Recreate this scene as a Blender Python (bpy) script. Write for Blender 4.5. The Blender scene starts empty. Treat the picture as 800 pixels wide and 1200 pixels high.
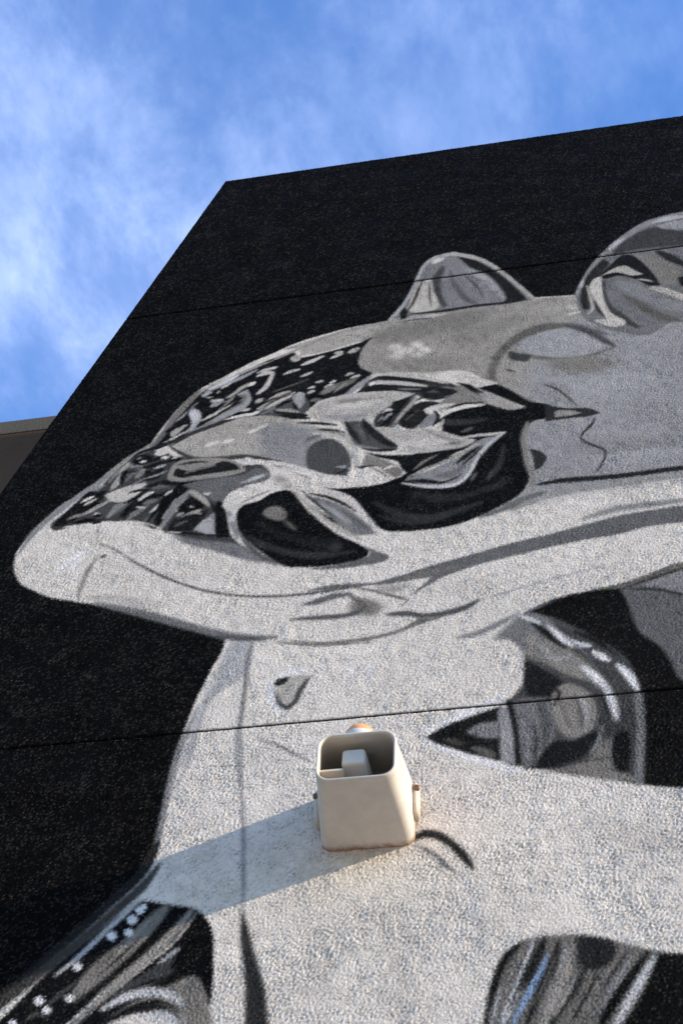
import bpy, bmesh, math, random
import numpy as np
from mathutils import Vector, Matrix

random.seed(7)
rng = np.random.default_rng(11)
scene = bpy.context.scene
COL = scene.collection
R = math.radians

# ------------------------------------------------------------------ camera
cam_data = bpy.data.cameras.new('camera')
cam = bpy.data.objects.new('camera', cam_data)
COL.objects.link(cam)
cam_data.sensor_fit = 'VERTICAL'
cam_data.sensor_height = 36.0
cam_data.sensor_width = 24.0
cam_data.lens = 50.0
cam_data.clip_end = 5000
cam.matrix_world = Matrix(((0.984813, 0.108329, 0.135676, 0.549414), (0.168004, -0.791734, -0.587310, -3.000000), (0.043797, 0.601184, -0.797909, 1.600000), (0.000000, 0.000000, 0.000000, 1.000000)))
cam_data.dof.use_dof = True
cam_data.dof.focus_distance = 5.45
cam_data.dof.aperture_fstop = 7.0
scene.camera = cam
scene.render.resolution_x = 682
scene.render.resolution_y = 1024

# ------------------------------------------------------------------ sun and sky
SUN = Vector((1.0, -0.238, 0.335)).normalized()        # towards the sun
SUN_EL = math.asin(SUN.z)
SUN_AZ = math.atan2(SUN.x, SUN.y)
world = bpy.data.worlds.new('World')
scene.world = world
world.use_nodes = True
wn, wl = world.node_tree.nodes, world.node_tree.links
wn.clear()
w_out = wn.new('ShaderNodeOutputWorld')
w_bg = wn.new('ShaderNodeBackground')
w_bg.inputs['Strength'].default_value = 0.115
w_sky = wn.new('ShaderNodeTexSky')
w_sky.sky_type = 'NISHITA'
w_sky.sun_disc = False
w_sky.sun_elevation = SUN_EL
w_sky.sun_rotation = SUN_AZ
w_sky.air_density = 1.8
w_sky.dust_density = 0.0
w_sky.ozone_density = 2.0
w_tc = wn.new('ShaderNodeTexCoord')
w_sep = wn.new('ShaderNodeSeparateXYZ')
wl.new(w_tc.outputs['Generated'], w_sep.inputs[0])
w_max = wn.new('ShaderNodeMath'); w_max.operation = 'MAXIMUM'; w_max.inputs[1].default_value = 0.12
wl.new(w_sep.outputs['Z'], w_max.inputs[0])
w_comb = wn.new('ShaderNodeCombineXYZ')
for ax in ('X', 'Y'):
    dv = wn.new('ShaderNodeMath'); dv.operation = 'DIVIDE'
    wl.new(w_sep.outputs[ax], dv.inputs[0]); wl.new(w_max.outputs[0], dv.inputs[1])
    wl.new(dv.outputs[0], w_comb.inputs[ax])
def cloud(scale, detail, rough, dist, rot, stretch, lo, hi, loc):
    mp = wn.new('ShaderNodeMapping')
    mp.inputs['Rotation'].default_value = (0, 0, R(rot))
    mp.inputs['Scale'].default_value = (1.0, stretch, 1.0)
    mp.inputs['Location'].default_value = loc
    wl.new(w_comb.outputs[0], mp.inputs['Vector'])
    nz = wn.new('ShaderNodeTexNoise')
    nz.inputs['Scale'].default_value = scale
    nz.inputs['Detail'].default_value = detail
    nz.inputs['Roughness'].default_value = rough
    nz.inputs['Distortion'].default_value = dist
    wl.new(mp.outputs[0], nz.inputs['Vector'])
    mr = wn.new('ShaderNodeMapRange'); mr.interpolation_type = 'SMOOTHSTEP'
    mr.inputs['From Min'].default_value = lo; mr.inputs['From Max'].default_value = hi
    wl.new(nz.outputs['Fac'], mr.inputs['Value'])
    return mr.outputs['Result']
c1 = cloud(2.6, 7, 0.55, 0.12, 35, 0.62, 0.40, 0.80, (2.62, -0.75, 0.0))
c2 = cloud(7.5, 10, 0.68, 0.2, 20, 0.7, 0.36, 0.68, (1.7, 0.6, 0.0))
w_mul = wn.new('ShaderNodeMath'); w_mul.operation = 'MULTIPLY_ADD'
w_mul.inputs[1].default_value = 0.7; w_mul.inputs[2].default_value = 0.32
wl.new(c2, w_mul.inputs[0])
w_cf = wn.new('ShaderNodeMath'); w_cf.operation = 'MULTIPLY'
wl.new(c1, w_cf.inputs[0]); wl.new(w_mul.outputs[0], w_cf.inputs[1])
w_cs = wn.new('ShaderNodeMath'); w_cs.operation = 'MULTIPLY_ADD'; w_cs.use_clamp = True
w_cs.inputs[1].default_value = 1.1; w_cs.inputs[2].default_value = 0.0
wl.new(w_cf.outputs[0], w_cs.inputs[0])
w_tint = wn.new('ShaderNodeMix'); w_tint.data_type = 'RGBA'; w_tint.blend_type = 'MULTIPLY'
w_tint.inputs['Factor'].default_value = 1.0
w_tint.inputs['B'].default_value = (0.64, 1.12, 2.08, 1)
wl.new(w_sky.outputs[0], w_tint.inputs['A'])
w_mix = wn.new('ShaderNodeMix'); w_mix.data_type = 'RGBA'
w_mix.inputs['B'].default_value = (5.0, 6.2, 9.5, 1)
wl.new(w_tint.outputs['Result'], w_mix.inputs['A'])
wl.new(w_cs.outputs[0], w_mix.inputs['Factor'])
wl.new(w_mix.outputs['Result'], w_bg.inputs['Color'])
wl.new(w_bg.outputs[0], w_out.inputs['Surface'])

sun_data = bpy.data.lights.new('sun', 'SUN')
sun_data.energy = 4.8
sun_data.angle = R(0.55)
sun_data.color = (1.0, 0.88, 0.73)
sun = bpy.data.objects.new('sun', sun_data)
COL.objects.link(sun)
sun.rotation_euler = (-SUN).to_track_quat('-Z', 'Y').to_euler()
sun.location = (20, -6, 14)

vs = scene.view_settings
vs.view_transform = 'Standard'
vs.look = 'None'
vs.exposure = 0.58
vs.gamma = 1.0
vs.use_curve_mapping = False

# ------------------------------------------------------------------ helpers
def tag(o, label=None, cat=None, kind=None, group=None):
    if label: o['label'] = label
    if cat: o['category'] = cat
    if kind: o['kind'] = kind
    if group: o['group'] = group
    return o

def link(name, me, mat=None, parent=None):
    o = bpy.data.objects.new(name, me)
    COL.objects.link(o)
    if mat: me.materials.append(mat)
    if parent: o.parent = parent
    return o

def empty(name, loc):
    o = bpy.data.objects.new(name, None)
    o.empty_display_size = 0.2
    COL.objects.link(o)
    o.location = loc
    return o

def from_bm(name, bm, mat, parent=None, smooth=False):
    bmesh.ops.recalc_face_normals(bm, faces=bm.faces[:])
    me = bpy.data.meshes.new(name)
    bm.to_mesh(me); bm.free()
    if smooth:
        for p in me.polygons: p.use_smooth = True
    return link(name, me, mat, parent)

def box(bm, x0, x1, y0, y1, z0, z1):
    v = [bm.verts.new(p) for p in ((x0,y0,z0),(x1,y0,z0),(x1,y1,z0),(x0,y1,z0),(x0,y0,z1),(x1,y0,z1),(x1,y1,z1),(x0,y1,z1))]
    for f in ((0,3,2,1),(4,5,6,7),(0,1,5,4),(1,2,6,5),(2,3,7,6),(3,0,4,7)):
        bm.faces.new([v[i] for i in f])
    return v

def prism(bm, poly, y0, y1):
    a = [bm.verts.new((x, y0, z)) for x, z in poly]
    b = [bm.verts.new((x, y1, z)) for x, z in poly]
    bm.faces.new(a); bm.faces.new(b[::-1])
    n = len(poly)
    for i in range(n):
        bm.faces.new((a[i], b[i], b[(i+1) % n], a[(i+1) % n]))

def new_mat(name):
    m = bpy.data.materials.new(name)
    m.use_nodes = True
    nt = m.node_tree
    return m, nt.nodes, nt.links, nt.nodes['Principled BSDF']

def noise(n, l, scale, detail=4, rough=0.55, coord='Object'):
    tc = n.new('ShaderNodeTexCoord')
    t = n.new('ShaderNodeTexNoise')
    t.inputs['Scale'].default_value = scale
    t.inputs['Detail'].default_value = detail
    t.inputs['Roughness'].default_value = rough
    l.new(tc.outputs[coord], t.inputs['Vector'])
    return t

def ramp(n, l, src, stops):
    r = n.new('ShaderNodeValToRGB')
    e = r.color_ramp.elements
    while len(e) < len(stops): e.new(0.5)
    for el, (p, c) in zip(e, stops):
        el.position = p; el.color = (*c, 1)
    l.new(src, r.inputs['Fac'])
    return r

def bump(n, l, src, strength, dist, bsdf):
    b = n.new('ShaderNodeBump')
    b.inputs['Strength'].default_value = strength
    b.inputs['Distance'].default_value = dist
    l.new(src, b.inputs['Height'])
    l.new(b.outputs[0], bsdf.inputs['Normal'])
    return b

# ------------------------------------------------------------------ materials
# painted roughcast: the mural's paint is a colour attribute, the grain is real relief plus a fine bump
M_WALL, n, l, b = new_mat('painted_roughcast')
at = n.new('ShaderNodeAttribute'); at.attribute_name = 'paint'
nz = noise(n, l, 3.0, 5, 0.6)
mr = n.new('ShaderNodeMapRange')
mr.inputs['From Min'].default_value = 0.3; mr.inputs['From Max'].default_value = 0.7
mr.inputs['To Min'].default_value = 0.93; mr.inputs['To Max'].default_value = 1.05
l.new(nz.outputs['Fac'], mr.inputs['Value'])
mx = n.new('ShaderNodeMix'); mx.data_type = 'RGBA'; mx.blend_type = 'MULTIPLY'
mx.inputs['Factor'].default_value = 1.0
l.new(at.outputs['Color'], mx.inputs['A']); l.new(mr.outputs['Result'], mx.inputs['B'])
l.new(mx.outputs['Result'], b.inputs['Base Color'])
b.inputs['Roughness'].default_value = 0.55
b.inputs['Specular IOR Level'].default_value = 0.02
fz = noise(n, l, 135.0, 4, 0.6)
bump(n, l, fz.outputs['Fac'], 0.9, 0.0065, b)

M_JOINT, n, l, b = new_mat('joint_sealant')
nz = noise(n, l, 9.0)
r = ramp(n, l, nz.outputs['Fac'], ((0.35, (0.012, 0.010, 0.009)), (0.7, (0.03, 0.022, 0.017))))
l.new(r.outputs[0], b.inputs['Base Color']); b.inputs['Roughness'].default_value = 0.8

M_BACK, n, l, b = new_mat('grey_roughcast')
nz = noise(n, l, 1.3, 6, 0.6)
r = ramp(n, l, nz.outputs['Fac'], ((0.3, (0.088, 0.052, 0.030)), (0.7, (0.112, 0.067, 0.040))))
l.new(r.outputs[0], b.inputs['Base Color']); b.inputs['Roughness'].default_value = 0.9; b.inputs['Specular IOR Level'].default_value = 0.08
gz = noise(n, l, 120.0, 3, 0.5)
bump(n, l, gz.outputs['Fac'], 0.6, 0.008, b)

M_SUNBAND, n, l, b = new_mat('sunlit_olive_render')  # olive tone stands in for sunlight on the wall's top strip
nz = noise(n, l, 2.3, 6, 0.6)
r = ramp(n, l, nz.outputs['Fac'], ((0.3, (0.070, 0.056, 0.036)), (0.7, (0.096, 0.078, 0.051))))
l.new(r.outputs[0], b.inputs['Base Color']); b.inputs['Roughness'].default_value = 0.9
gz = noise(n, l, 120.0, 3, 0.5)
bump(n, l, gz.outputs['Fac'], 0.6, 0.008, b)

M_GROUND, n, l, b = new_mat('pale_bounce_ground')  # unseen ground, made pale to bounce warm light up the wall
nz = noise(n, l, 0.8, 8, 0.6)
r = ramp(n, l, nz.outputs['Fac'], ((0.3, (0.34, 0.305, 0.25)), (0.7, (0.43, 0.385, 0.315))))
l.new(r.outputs[0], b.inputs['Base Color']); b.inputs['Roughness'].default_value = 0.9
gz = noise(n, l, 60.0, 4)
bump(n, l, gz.outputs['Fac'], 0.5, 0.01, b)

M_PAVE, n, l, b = new_mat('concrete_paving')
nz = noise(n, l, 1.1, 8, 0.6)
r = ramp(n, l, nz.outputs['Fac'], ((0.3, (0.44, 0.395, 0.325)), (0.7, (0.53, 0.475, 0.39))))
l.new(r.outputs[0], b.inputs['Base Color']); b.inputs['Roughness'].default_value = 0.85

def plastic(name, c0, c1, rough, stain=None):
    m, n, l, b = new_mat(name)
    nz = noise(n, l, 14.0, 6, 0.65)
    r = ramp(n, l, nz.outputs['Fac'], ((0.3, c0), (0.68, c1)))
    out = r.outputs[0]
    if stain:
        tc = n.new('ShaderNodeTexCoord'); sp = n.new('ShaderNodeSeparateXYZ')
        l.new(tc.outputs['Object'], sp.inputs[0])
        nz2 = noise(n, l, 38.0, 5, 0.7)
        ad = n.new('ShaderNodeMath'); ad.operation = 'MULTIPLY_ADD'
        ad.inputs[1].default_value = stain[1]
        l.new(nz2.outputs['Fac'], ad.inputs[0]); l.new(sp.outputs[stain[0]], ad.inputs[2])
        mr = n.new('ShaderNodeMapRange'); mr.interpolation_type = 'SMOOTHSTEP'
        mr.inputs['From Min'].default_value = stain[2]; mr.inputs['From Max'].default_value = stain[3]
        l.new(ad.outputs[0], mr.inputs['Value'])
        mx = n.new('ShaderNodeMix'); mx.data_type = 'RGBA'
        l.new(mr.outputs['Result'], mx.inputs['Factor'])
        l.new(out, mx.inputs['A']); mx.inputs['B'].default_value = (*stain[4], 1)
        out = mx.outputs['Result']
    l.new(out, b.inputs['Base Color'])
    b.inputs['Roughness'].default_value = rough
    b.inputs['Specular IOR Level'].default_value = 0.35
    fz = noise(n, l, 120.0, 3)
    bump(n, l, fz.outputs['Fac'], 0.08, 0.002, b)
    return m
M_HORN = plastic('weathered_cream_plastic', (0.54, 0.47, 0.385), (0.65, 0.575, 0.48), 0.5, ('Y', -0.06, -0.060, -0.028, (0.30, 0.17, 0.09)))
M_BOX = plastic('pale_grey_plastic', (0.56, 0.54, 0.50), (0.66, 0.64, 0.60), 0.45)
M_PLATE = plastic('rusty_mounting_plate', (0.26, 0.14, 0.07), (0.50, 0.40, 0.30), 0.8)
M_SCREW = plastic('rusty_screw', (0.05, 0.03, 0.02), (0.20, 0.10, 0.05), 0.7)
M_LUG = plastic('cream_plastic_lug', (0.44, 0.37, 0.28), (0.55, 0.47, 0.37), 0.5)
M_LUG2 = plastic('cream_driver_plastic', (0.54, 0.49, 0.42), (0.64, 0.59, 0.51), 0.45)
M_DARK = plastic('throat_shade_black', (0.010, 0.010, 0.010), (0.022, 0.020, 0.018), 0.6)
M_AMBER, n, l, b = new_mat('amber_lens')
b.inputs['Base Color'].default_value = (0.86, 0.36, 0.12, 1)
b.inputs['Roughness'].default_value = 0.25
b.inputs['Subsurface Weight'].default_value = 0.3
b.inputs['Subsurface Radius'].default_value = (0.02, 0.006, 0.002)

# ------------------------------------------------------------------ ground
bm = bmesh.new()
S_ = 2000
bm.faces.new([bm.verts.new(p) for p in ((-S_, -S_, 0), (S_, -S_, 0), (S_, S_, 0), (-S_, S_, 0))])
tag(from_bm('ground', bm, M_GROUND), kind='structure')
pave = empty('pavement', (0, 0, 0)); tag(pave, kind='structure')
bm = bmesh.new(); box(bm, -9, 9, -2.6, 0.6, -0.05, 0.12)
from_bm('paving_bed', bm, M_JOINT, pave)
slab_me = None
for i in range(20):
    for j in range(3):
        if slab_me is None:
            bm = bmesh.new(); box(bm, -0.445, 0.445, -0.42, 0.42, -0.03, 0.01)
            bmesh.ops.recalc_face_normals(bm, faces=bm.faces[:])
            slab_me = bpy.data.meshes.new('paving_slab'); bm.to_mesh(slab_me); bm.free()
            slab_me.materials.append(M_PAVE)
        o = link('paving_slab', slab_me, None, pave)
        o.location = (-8.55 + 0.9*i, -2.15 + 0.85*j, 0.125 + random.uniform(-0.001, 0.001))

# ------------------------------------------------------------------ mural paint (laid out on the wall in millimetres: x along the wall, z up)
# one entry per brush shape: grey level, tint, softness of the spray edge, outline
MURAL = [
 (200,0,2,[-492,5063,-502,5003,-536,4887,-567,4757,-590,4603,-601,4459,-605,4313,-609,4174,-633,4093,-684,4035,-762,3941,-857,3830,-950,3729,-1094,3586,-978,3182,3060,3105,3467,5239,453,5377,-122,5200]),
 (165,1,8,[-483,5041,-407,5022,-411,4890,-459,4819,-511,4787,-536,4661,-552,4522,-582,4474,-563,4664,-526,4847]),
 (150,1,4,[-481,4812,-527,4782,-542,4682,-556,4524,-585,4392,-582,4390,-548,4519,-534,4677,-519,4774,-479,4808]),
 (125,1,5,[-558,4746,-596,4583,-605,4479,-609,4347,-613,4193,-630,4100,-624,4097,-595,4184,-591,4341,-586,4471,-577,4572,-551,4742]),
 (190,0,30,[27,3994,24,3855,45,3709,79,3546,112,3544,142,3709,124,3868,63,4002]),
 (191,0,30,[-124,3880,-163,3752,-105,3556,-76,3557,-75,3746,-93,3872]),
 (190,0,27,[590,4158,689,4059,890,4056,897,4089,713,4153,603,4190]),
 (120,1,5,[-407,5024,-424,4962,-420,4834,-419,4721,-418,4612,-410,4505,-385,4395,-380,4395,-394,4504,-402,4608,-402,4716,-403,4829,-407,4955,-402,5020]),
 (135,1,5,[-395,4470,-375,4304,-356,4150,-344,4033,-335,3960,-331,3959,-332,4032,-344,4149,-362,4304,-391,4469]),
 (150,1,8,[-421,4647,-414,4522,-392,4419,-383,4419,-388,4520,-412,4646]),
 (42,1,6,[-337,3971,-312,3906,-285,3817,-249,3709,-219,3542,-279,3546,-306,3738,-331,3868]),
 (100,1,4,[-355,4580,-288,4545,-233,4501,-160,4452,-159,4455,-230,4510,-286,4554,-355,4584]),
 (222,1,8,[-331,4834,-340,4775,-318,4703,-273,4674,-269,4684,-298,4723,-313,4775,-321,4830]),
 (218,1,8,[-315,4838,-268,4846,-216,4855,-217,4865,-274,4873,-318,4847]),
 (165,0,5,[-317,4819,-256,4842,-209,4836,-223,4762,-254,4706,-292,4718,-316,4774]),
 (62,1,4,[-313,4772,-302,4717,-268,4690,-238,4720,-225,4771,-201,4832,-206,4838,-240,4785,-252,4735,-272,4712,-289,4728,-308,4774]),
 (32,1,3,[-320,4820,-305,4837,-272,4840,-279,4818,-299,4802,-316,4804]),
 (150,2,4,[-287,4767,-258,4782,-252,4813,-256,4817,-268,4797,-290,4773]),
 (222,1,5,[-66,4836,-68,4820,-76,4814,-84,4822,-87,4839,-85,4855,-78,4860,-70,4853]),
 (222,1,5,[-7,4843,-10,4830,-17,4825,-25,4832,-28,4846,-26,4859,-18,4864,-10,4857]),
 (222,1,5,[-11,4802,-14,4789,-21,4784,-29,4791,-33,4804,-30,4818,-22,4822,-15,4815]),
 (220,1,3,[-213,4107,-219,4079,-214,4050,-208,4049,-202,4076,-207,4106]),
 (35,1,5,[117,4143,154,4152,188,4141,224,4105,251,4064,281,4029,288,4035,271,4083,241,4128,199,4170,150,4185,112,4154]),
 (110,1,5,[125,4130,166,4096,204,4050,236,4023,239,4027,213,4062,174,4109,127,4135]),
 (185,1,11,[246,4040,267,3953,279,3856,285,3743,291,3743,297,3857,284,3958,252,4042]),
 (62,1,4,[468,5038,602,5097,766,5118,879,5160,992,5202,3474,5274,3268,4196,855,4258,733,4283,633,4319,519,4354,437,4379,374,4406,405,4644,447,4718,460,4810,459,4926,449,4996]),
 (110,1,13,[366,4920,405,4970,468,5034,573,5072,531,4858,456,4830,428,4903]),
 (197,0,8,[322,4887,418,4905,448,4869,456,4792,447,4718,406,4658,313,4627,265,4742]),
 (14,0,4,[489,5035,601,5089,711,5109,784,5111,797,5038,801,4956,822,4874,862,4830,889,4751,909,4693,920,4656,3318,4459,3267,4190,855,4258,749,4282,762,4403,787,4568,789,4662,769,4768,723,4842,664,4897,603,4945,554,4997]),
 (92,1,5,[785,5119,878,5151,990,5189,3474,5274,3318,4459,922,4666,892,4769,859,4842,819,4894,805,4996,794,5059]),
 (125,1,5,[852,5121,987,5164,3467,5239,3416,4974,970,5048,882,5083]),
 (45,1,5,[811,5091,881,5079,967,5037,1086,4963,1088,4968,972,5052,884,5095,812,5097]),
 (95,2,4,[685,5114,781,5132,880,5168,994,5210,3479,5300,3467,5239,987,5164,874,5122,792,5105]),
 (40,0,3,[778,5097,876,5129,988,5167,1156,5212,1156,5216,988,5177,875,5140,777,5101]),
 (120,2,8,[476,4944,533,4896,602,4836,661,4753,670,4689,593,4728,526,4790,472,4835]),
 (150,1,5,[527,4816,566,4797,601,4814,600,4820,566,4816,529,4823]),
 (22,1,5,[489,4977,528,4914,584,4845,590,4854,544,4940,494,4987]),
 (75,1,7,[540,4999,587,4949,686,4863,689,4870,595,4969,542,5006]),
 (26,1,5,[461,4821,504,4777,559,4722,578,4679,540,4641,470,4643,452,4718]),
 (108,1,10,[415,4643,516,4644,536,4582,522,4464,504,4375,430,4380,423,4510]),
 (75,1,12,[490,4639,493,4534,486,4436,496,4433,522,4533,500,4641]),
 (122,2,7,[537,4663,575,4698,637,4657,658,4567,634,4498,576,4471,543,4512,529,4583]),
 (150,1,7,[604,4652,617,4586,620,4513,626,4513,634,4590,609,4656]),
 (60,1,7,[653,4636,661,4565,654,4499,658,4498,673,4566,657,4638]),
 (26,1,7,[523,4471,580,4464,631,4495,661,4478,624,4419,564,4381,496,4373,462,4389]),
 (110,2,7,[645,4443,691,4464,680,4349,721,4319,745,4285,633,4316,495,4354,616,4388]),
 (55,1,3,[473,4374,568,4377,675,4386,675,4389,568,4384,473,4376]),
 (20,1,5,[697,4477,736,4486,734,4407,716,4329,686,4335,679,4397]),
 (112,1,6,[768,4632,760,4502,744,4390,729,4284,751,4281,767,4386,783,4500,792,4631]),
 (16,1,4,[430,4371,485,4371,549,4371,549,4375,485,4384,430,4376]),
 (195,1,4,[455,5016,485,4993,522,4970,524,4976,490,5012,457,5023]),
 (205,1,5,[541,4958,567,4898,605,4856,664,4845,666,4855,614,4884,581,4921,546,4966]),
 (205,1,5,[665,4823,682,4789,712,4774,716,4783,695,4814,670,4831]),
 (208,1,5,[729,4757,746,4711,761,4675,777,4637,784,4641,781,4690,765,4731,736,4765]),
 (202,1,6,[626,4763,653,4707,676,4657,691,4594,705,4525,713,4527,715,4604,698,4673,672,4731,632,4773]),
 (30,1,5,[668,4688,676,4614,683,4546,687,4546,688,4618,672,4690]),
 (90,1,5,[585,4906,640,4818,673,4742,677,4745,648,4827,588,4910]),
 (130,1,5,[435,4576,446,4489,444,4408,448,4407,456,4490,438,4577]),
 (40,1,5,[471,4538,467,4455,458,4400,462,4398,479,4452,476,4538]),
 (22,1,5,[618,4919,682,4857,735,4795,738,4801,692,4876,621,4927]),
 (95,2,5,[550,4632,558,4559,572,4508,576,4509,570,4563,554,4633]),
 (70,2,5,[595,4655,604,4572,606,4504,610,4504,614,4574,598,4656]),
 (24,1,5,[519,4706,548,4659,531,4608,535,4605,561,4662,522,4711]),
 (135,1,5,[663,4515,642,4453,617,4409,619,4406,650,4447,666,4514]),
 (150,1,4,[475,4895,528,4845,564,4794,566,4797,533,4855,476,4898]),
 (226,1,8,[145,4532,216,4566,317,4616,397,4665,395,4676,309,4646,206,4595,141,4542]),
 (226,1,7,[146,4511,231,4449,351,4386,435,4356,437,4364,357,4411,237,4474,149,4520]),
 (24,1,4,[160,4531,211,4566,313,4606,384,4629,374,4406,283,4446,197,4493,165,4517]),
 (120,1,6,[275,4534,316,4564,371,4564,368,4503,329,4504,297,4521]),
 (60,0,5,[210,4515,247,4510,272,4484,235,4488]),
 (85,2,5,[284,4472,323,4471,360,4434,343,4422]),
 (140,1,5,[373,4613,406,4623,414,4528,414,4392,374,4406,373,4499]),
 (18,1,5,[392,4653,403,4585,409,4503,410,4391,427,4391,426,4504,421,4588,409,4658]),
 (197,0,3,[-1334,5521,-1352,5582,-1357,5643,-1346,5697,-1319,5770,-1277,5853,-1235,5927,-1161,5985,-1099,6058,-1068,6133,-1024,6183,-967,6219,-913,6379,-862,6521,-787,6650,-703,6719,-601,6806,-495,6873,-387,6941,-277,6980,-165,7011,-16,7025,59,7043,245,7055,394,7070,632,7067,830,7044,976,7058,1254,7005,3807,7021,3474,5274,993,5206,879,5164,781,5128,685,5118,602,5101,518,5064,451,5020,365,4968,270,4954,162,4949,26,4957,-112,4968,-252,4980,-395,5016,-470,5048,-577,5105,-703,5166,-832,5229,-963,5285,-1063,5323,-1164,5361,-1238,5410,-1297,5457]),
 (105,1,7,[-998,5301,-833,5215,-641,5117,-510,5052,-411,5021,-325,5025,-327,5038,-413,5058,-509,5089,-639,5154,-833,5253,-999,5315]),
 (75,1,6,[-544,5067,-455,5035,-382,5027,-383,5035,-456,5056,-544,5075]),
 (120,2,3,[-339,5010,-224,4974,-112,4962,-2,4962,-2,4967,-113,4974,-224,4986,-339,5015]),
 (120,1,7,[254,4940,326,4946,410,4991,464,5035,461,5043,404,5014,322,4970,253,4948]),
 (140,2,3,[-459,6893,-350,6939,-165,6996,59,7036,393,7062,632,7059,866,7035,3804,7007,3548,5661,1058,5656,882,5649,764,5641,645,5633,554,5609,463,5566,352,5791,374,6490,-78,6595,-116,6658,-120,6797,-105,6879]),
 (141,1,50,[883,6845,3793,6949,3548,5661,1058,5656,882,5649,764,5641,645,5633,554,5609,493,5581,479,5874,525,6147,576,6444,660,6690]),
 (155,2,4,[-378,6917,-276,6965,-127,6994,-15,7010,-58,6932,-142,6881,-269,6833,-372,6822]),
 (118,2,36,[-81,6931,245,7025,466,7028,388,6900,242,6850,61,6838,-49,6851]),
 (188,0,11,[61,6788,54,6770,36,6766,18,6779,10,6800,18,6819,36,6823,54,6810]),
 (188,0,11,[80,6735,73,6717,55,6713,37,6725,29,6747,37,6765,54,6769,72,6756]),
 (188,0,11,[155,6786,148,6768,130,6764,112,6777,105,6799,112,6817,130,6821,148,6808]),
 (188,0,11,[184,6737,176,6720,159,6716,141,6728,134,6750,141,6768,159,6771,176,6759]),
 (188,0,11,[69,6703,62,6685,45,6681,27,6693,19,6715,26,6733,44,6736,62,6724]),
 (188,0,11,[155,6696,148,6678,130,6674,112,6687,105,6708,112,6726,130,6730,148,6717]),
 (188,0,11,[116,6754,108,6736,91,6732,73,6745,65,6766,72,6784,90,6788,108,6775]),
 (126,2,29,[243,6771,393,6752,572,6890,566,6934,378,6878,239,6816]),
 (152,2,25,[607,6933,821,6905,1100,6899,1104,6939,826,7022,607,6974]),
 (150,1,40,[637,6401,823,6244,1089,6297,1093,6353,839,6402,646,6456]),
 (128,1,34,[637,5931,843,5823,1090,5866,1093,5907,854,5941,642,5972]),
 (152,1,21,[751,5805,900,5775,1081,5804,1083,5833,904,5859,752,5835]),
 (128,2,28,[-9,6656,169,6551,309,6582,308,6629,169,6686,-9,6704]),
 (115,1,3,[3,7035,58,7151,102,7280,125,7395,153,7496,204,7566,272,7590,331,7573,408,7508,481,7403,551,7261,600,7145,639,7050,393,7047,171,7045]),
 (28,1,4,[307,7562,407,7474,497,7324,555,7196,603,7067,511,7061,465,7182,410,7333,348,7466]),
 (120,1,8,[263,7482,348,7441,432,7318,500,7149,511,7069,357,7072,227,7083,206,7252,223,7410]),
 (148,1,9,[344,7398,412,7296,462,7184,505,7086,513,7098,484,7222,430,7347,349,7418]),
 (85,1,8,[273,7426,287,7258,343,7103,392,7070,395,7084,358,7136,308,7276,281,7429]),
 (45,1,4,[337,7359,382,7254,417,7138,419,7141,388,7264,339,7363]),
 (62,1,9,[244,7478,194,7362,197,7201,247,7077,259,7090,237,7218,235,7330,257,7459]),
 (172,2,5,[133,7336,191,7369,202,7253,223,7092,171,7067,111,7075,88,7112]),
 (40,1,4,[154,7381,127,7279,105,7175,79,7078,83,7073,116,7160,139,7265,159,7376]),
 (60,1,4,[181,7339,177,7219,188,7100,191,7100,188,7218,185,7338]),
 (35,1,5,[108,7289,77,7201,41,7097,45,7089,90,7180,112,7283]),
 (22,1,4,[51,7091,73,7131,88,7081,81,7030,55,7029]),
 (32,1,3,[96,7060,246,7044,394,7051,504,7044,606,7055,606,7063,503,7067,393,7073,244,7067,96,7068]),
 (155,1,3,[12,7015,71,7138,117,7285,140,7392,166,7489,215,7548,293,7567,290,7601,209,7581,155,7515,126,7411,103,7303,59,7159,1,7038]),
 (158,2,3,[290,7568,405,7484,490,7353,558,7207,633,7033,643,7053,569,7228,500,7378,411,7514,294,7601]),
 (192,0,5,[198,7502,224,7516,252,7537,251,7552,216,7557,194,7516]),
 (172,2,4,[90,6993,172,7007,252,7018,252,7029,169,7037,88,7003]),
 (60,1,4,[67,6994,127,7004,189,7000,189,7005,125,7019,66,6999]),
 (108,1,3,[810,7012,839,7142,887,7263,955,7383,1044,7508,1152,7615,1255,7672,1353,7686,3926,7648,3769,6823,1216,6745,1067,6644,938,6704,859,6780,815,6877]),
 (58,1,8,[1051,7472,1201,7582,1327,7509,3898,7498,3847,7229,1307,7371,1101,7382,990,7356]),
 (128,1,4,[824,7022,864,7147,914,7264,989,7388,1089,7516,1192,7604,1349,7643,1537,7637,1543,7688,1352,7695,1191,7654,1081,7561,978,7428,900,7299,847,7174,806,7045]),
 (165,1,5,[982,7403,1028,7453,1068,7503,1066,7517,1021,7489,978,7414]),
 (165,1,5,[1206,7617,1277,7625,1365,7638,1367,7653,1279,7668,1206,7632]),
 (138,1,6,[1218,7594,1343,7617,1527,7586,1505,7454,1330,7525,1243,7552]),
 (38,1,6,[875,7211,954,7341,979,7293,923,7181,880,7069,854,6911,826,6911,827,7045]),
 (118,2,7,[1074,7348,1169,7304,1246,7201,1261,7103,1222,7029,1169,7028,1149,7150,1126,7259]),
 (40,1,7,[1182,7338,1226,7238,1307,7141,1315,7161,1249,7298,1190,7359]),
 (26,1,5,[1241,7085,1341,7111,1416,6923,1253,6998]),
 (24,1,4,[977,7270,1037,7350,1081,7338,1121,7245,1151,7133,1166,7036,1117,7042,1075,7108,1006,7166,942,7152,924,7189]),
 (160,2,3,[931,7187,988,7235,1038,7253,1075,7194,1106,7154,1059,7151,999,7200]),
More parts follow.
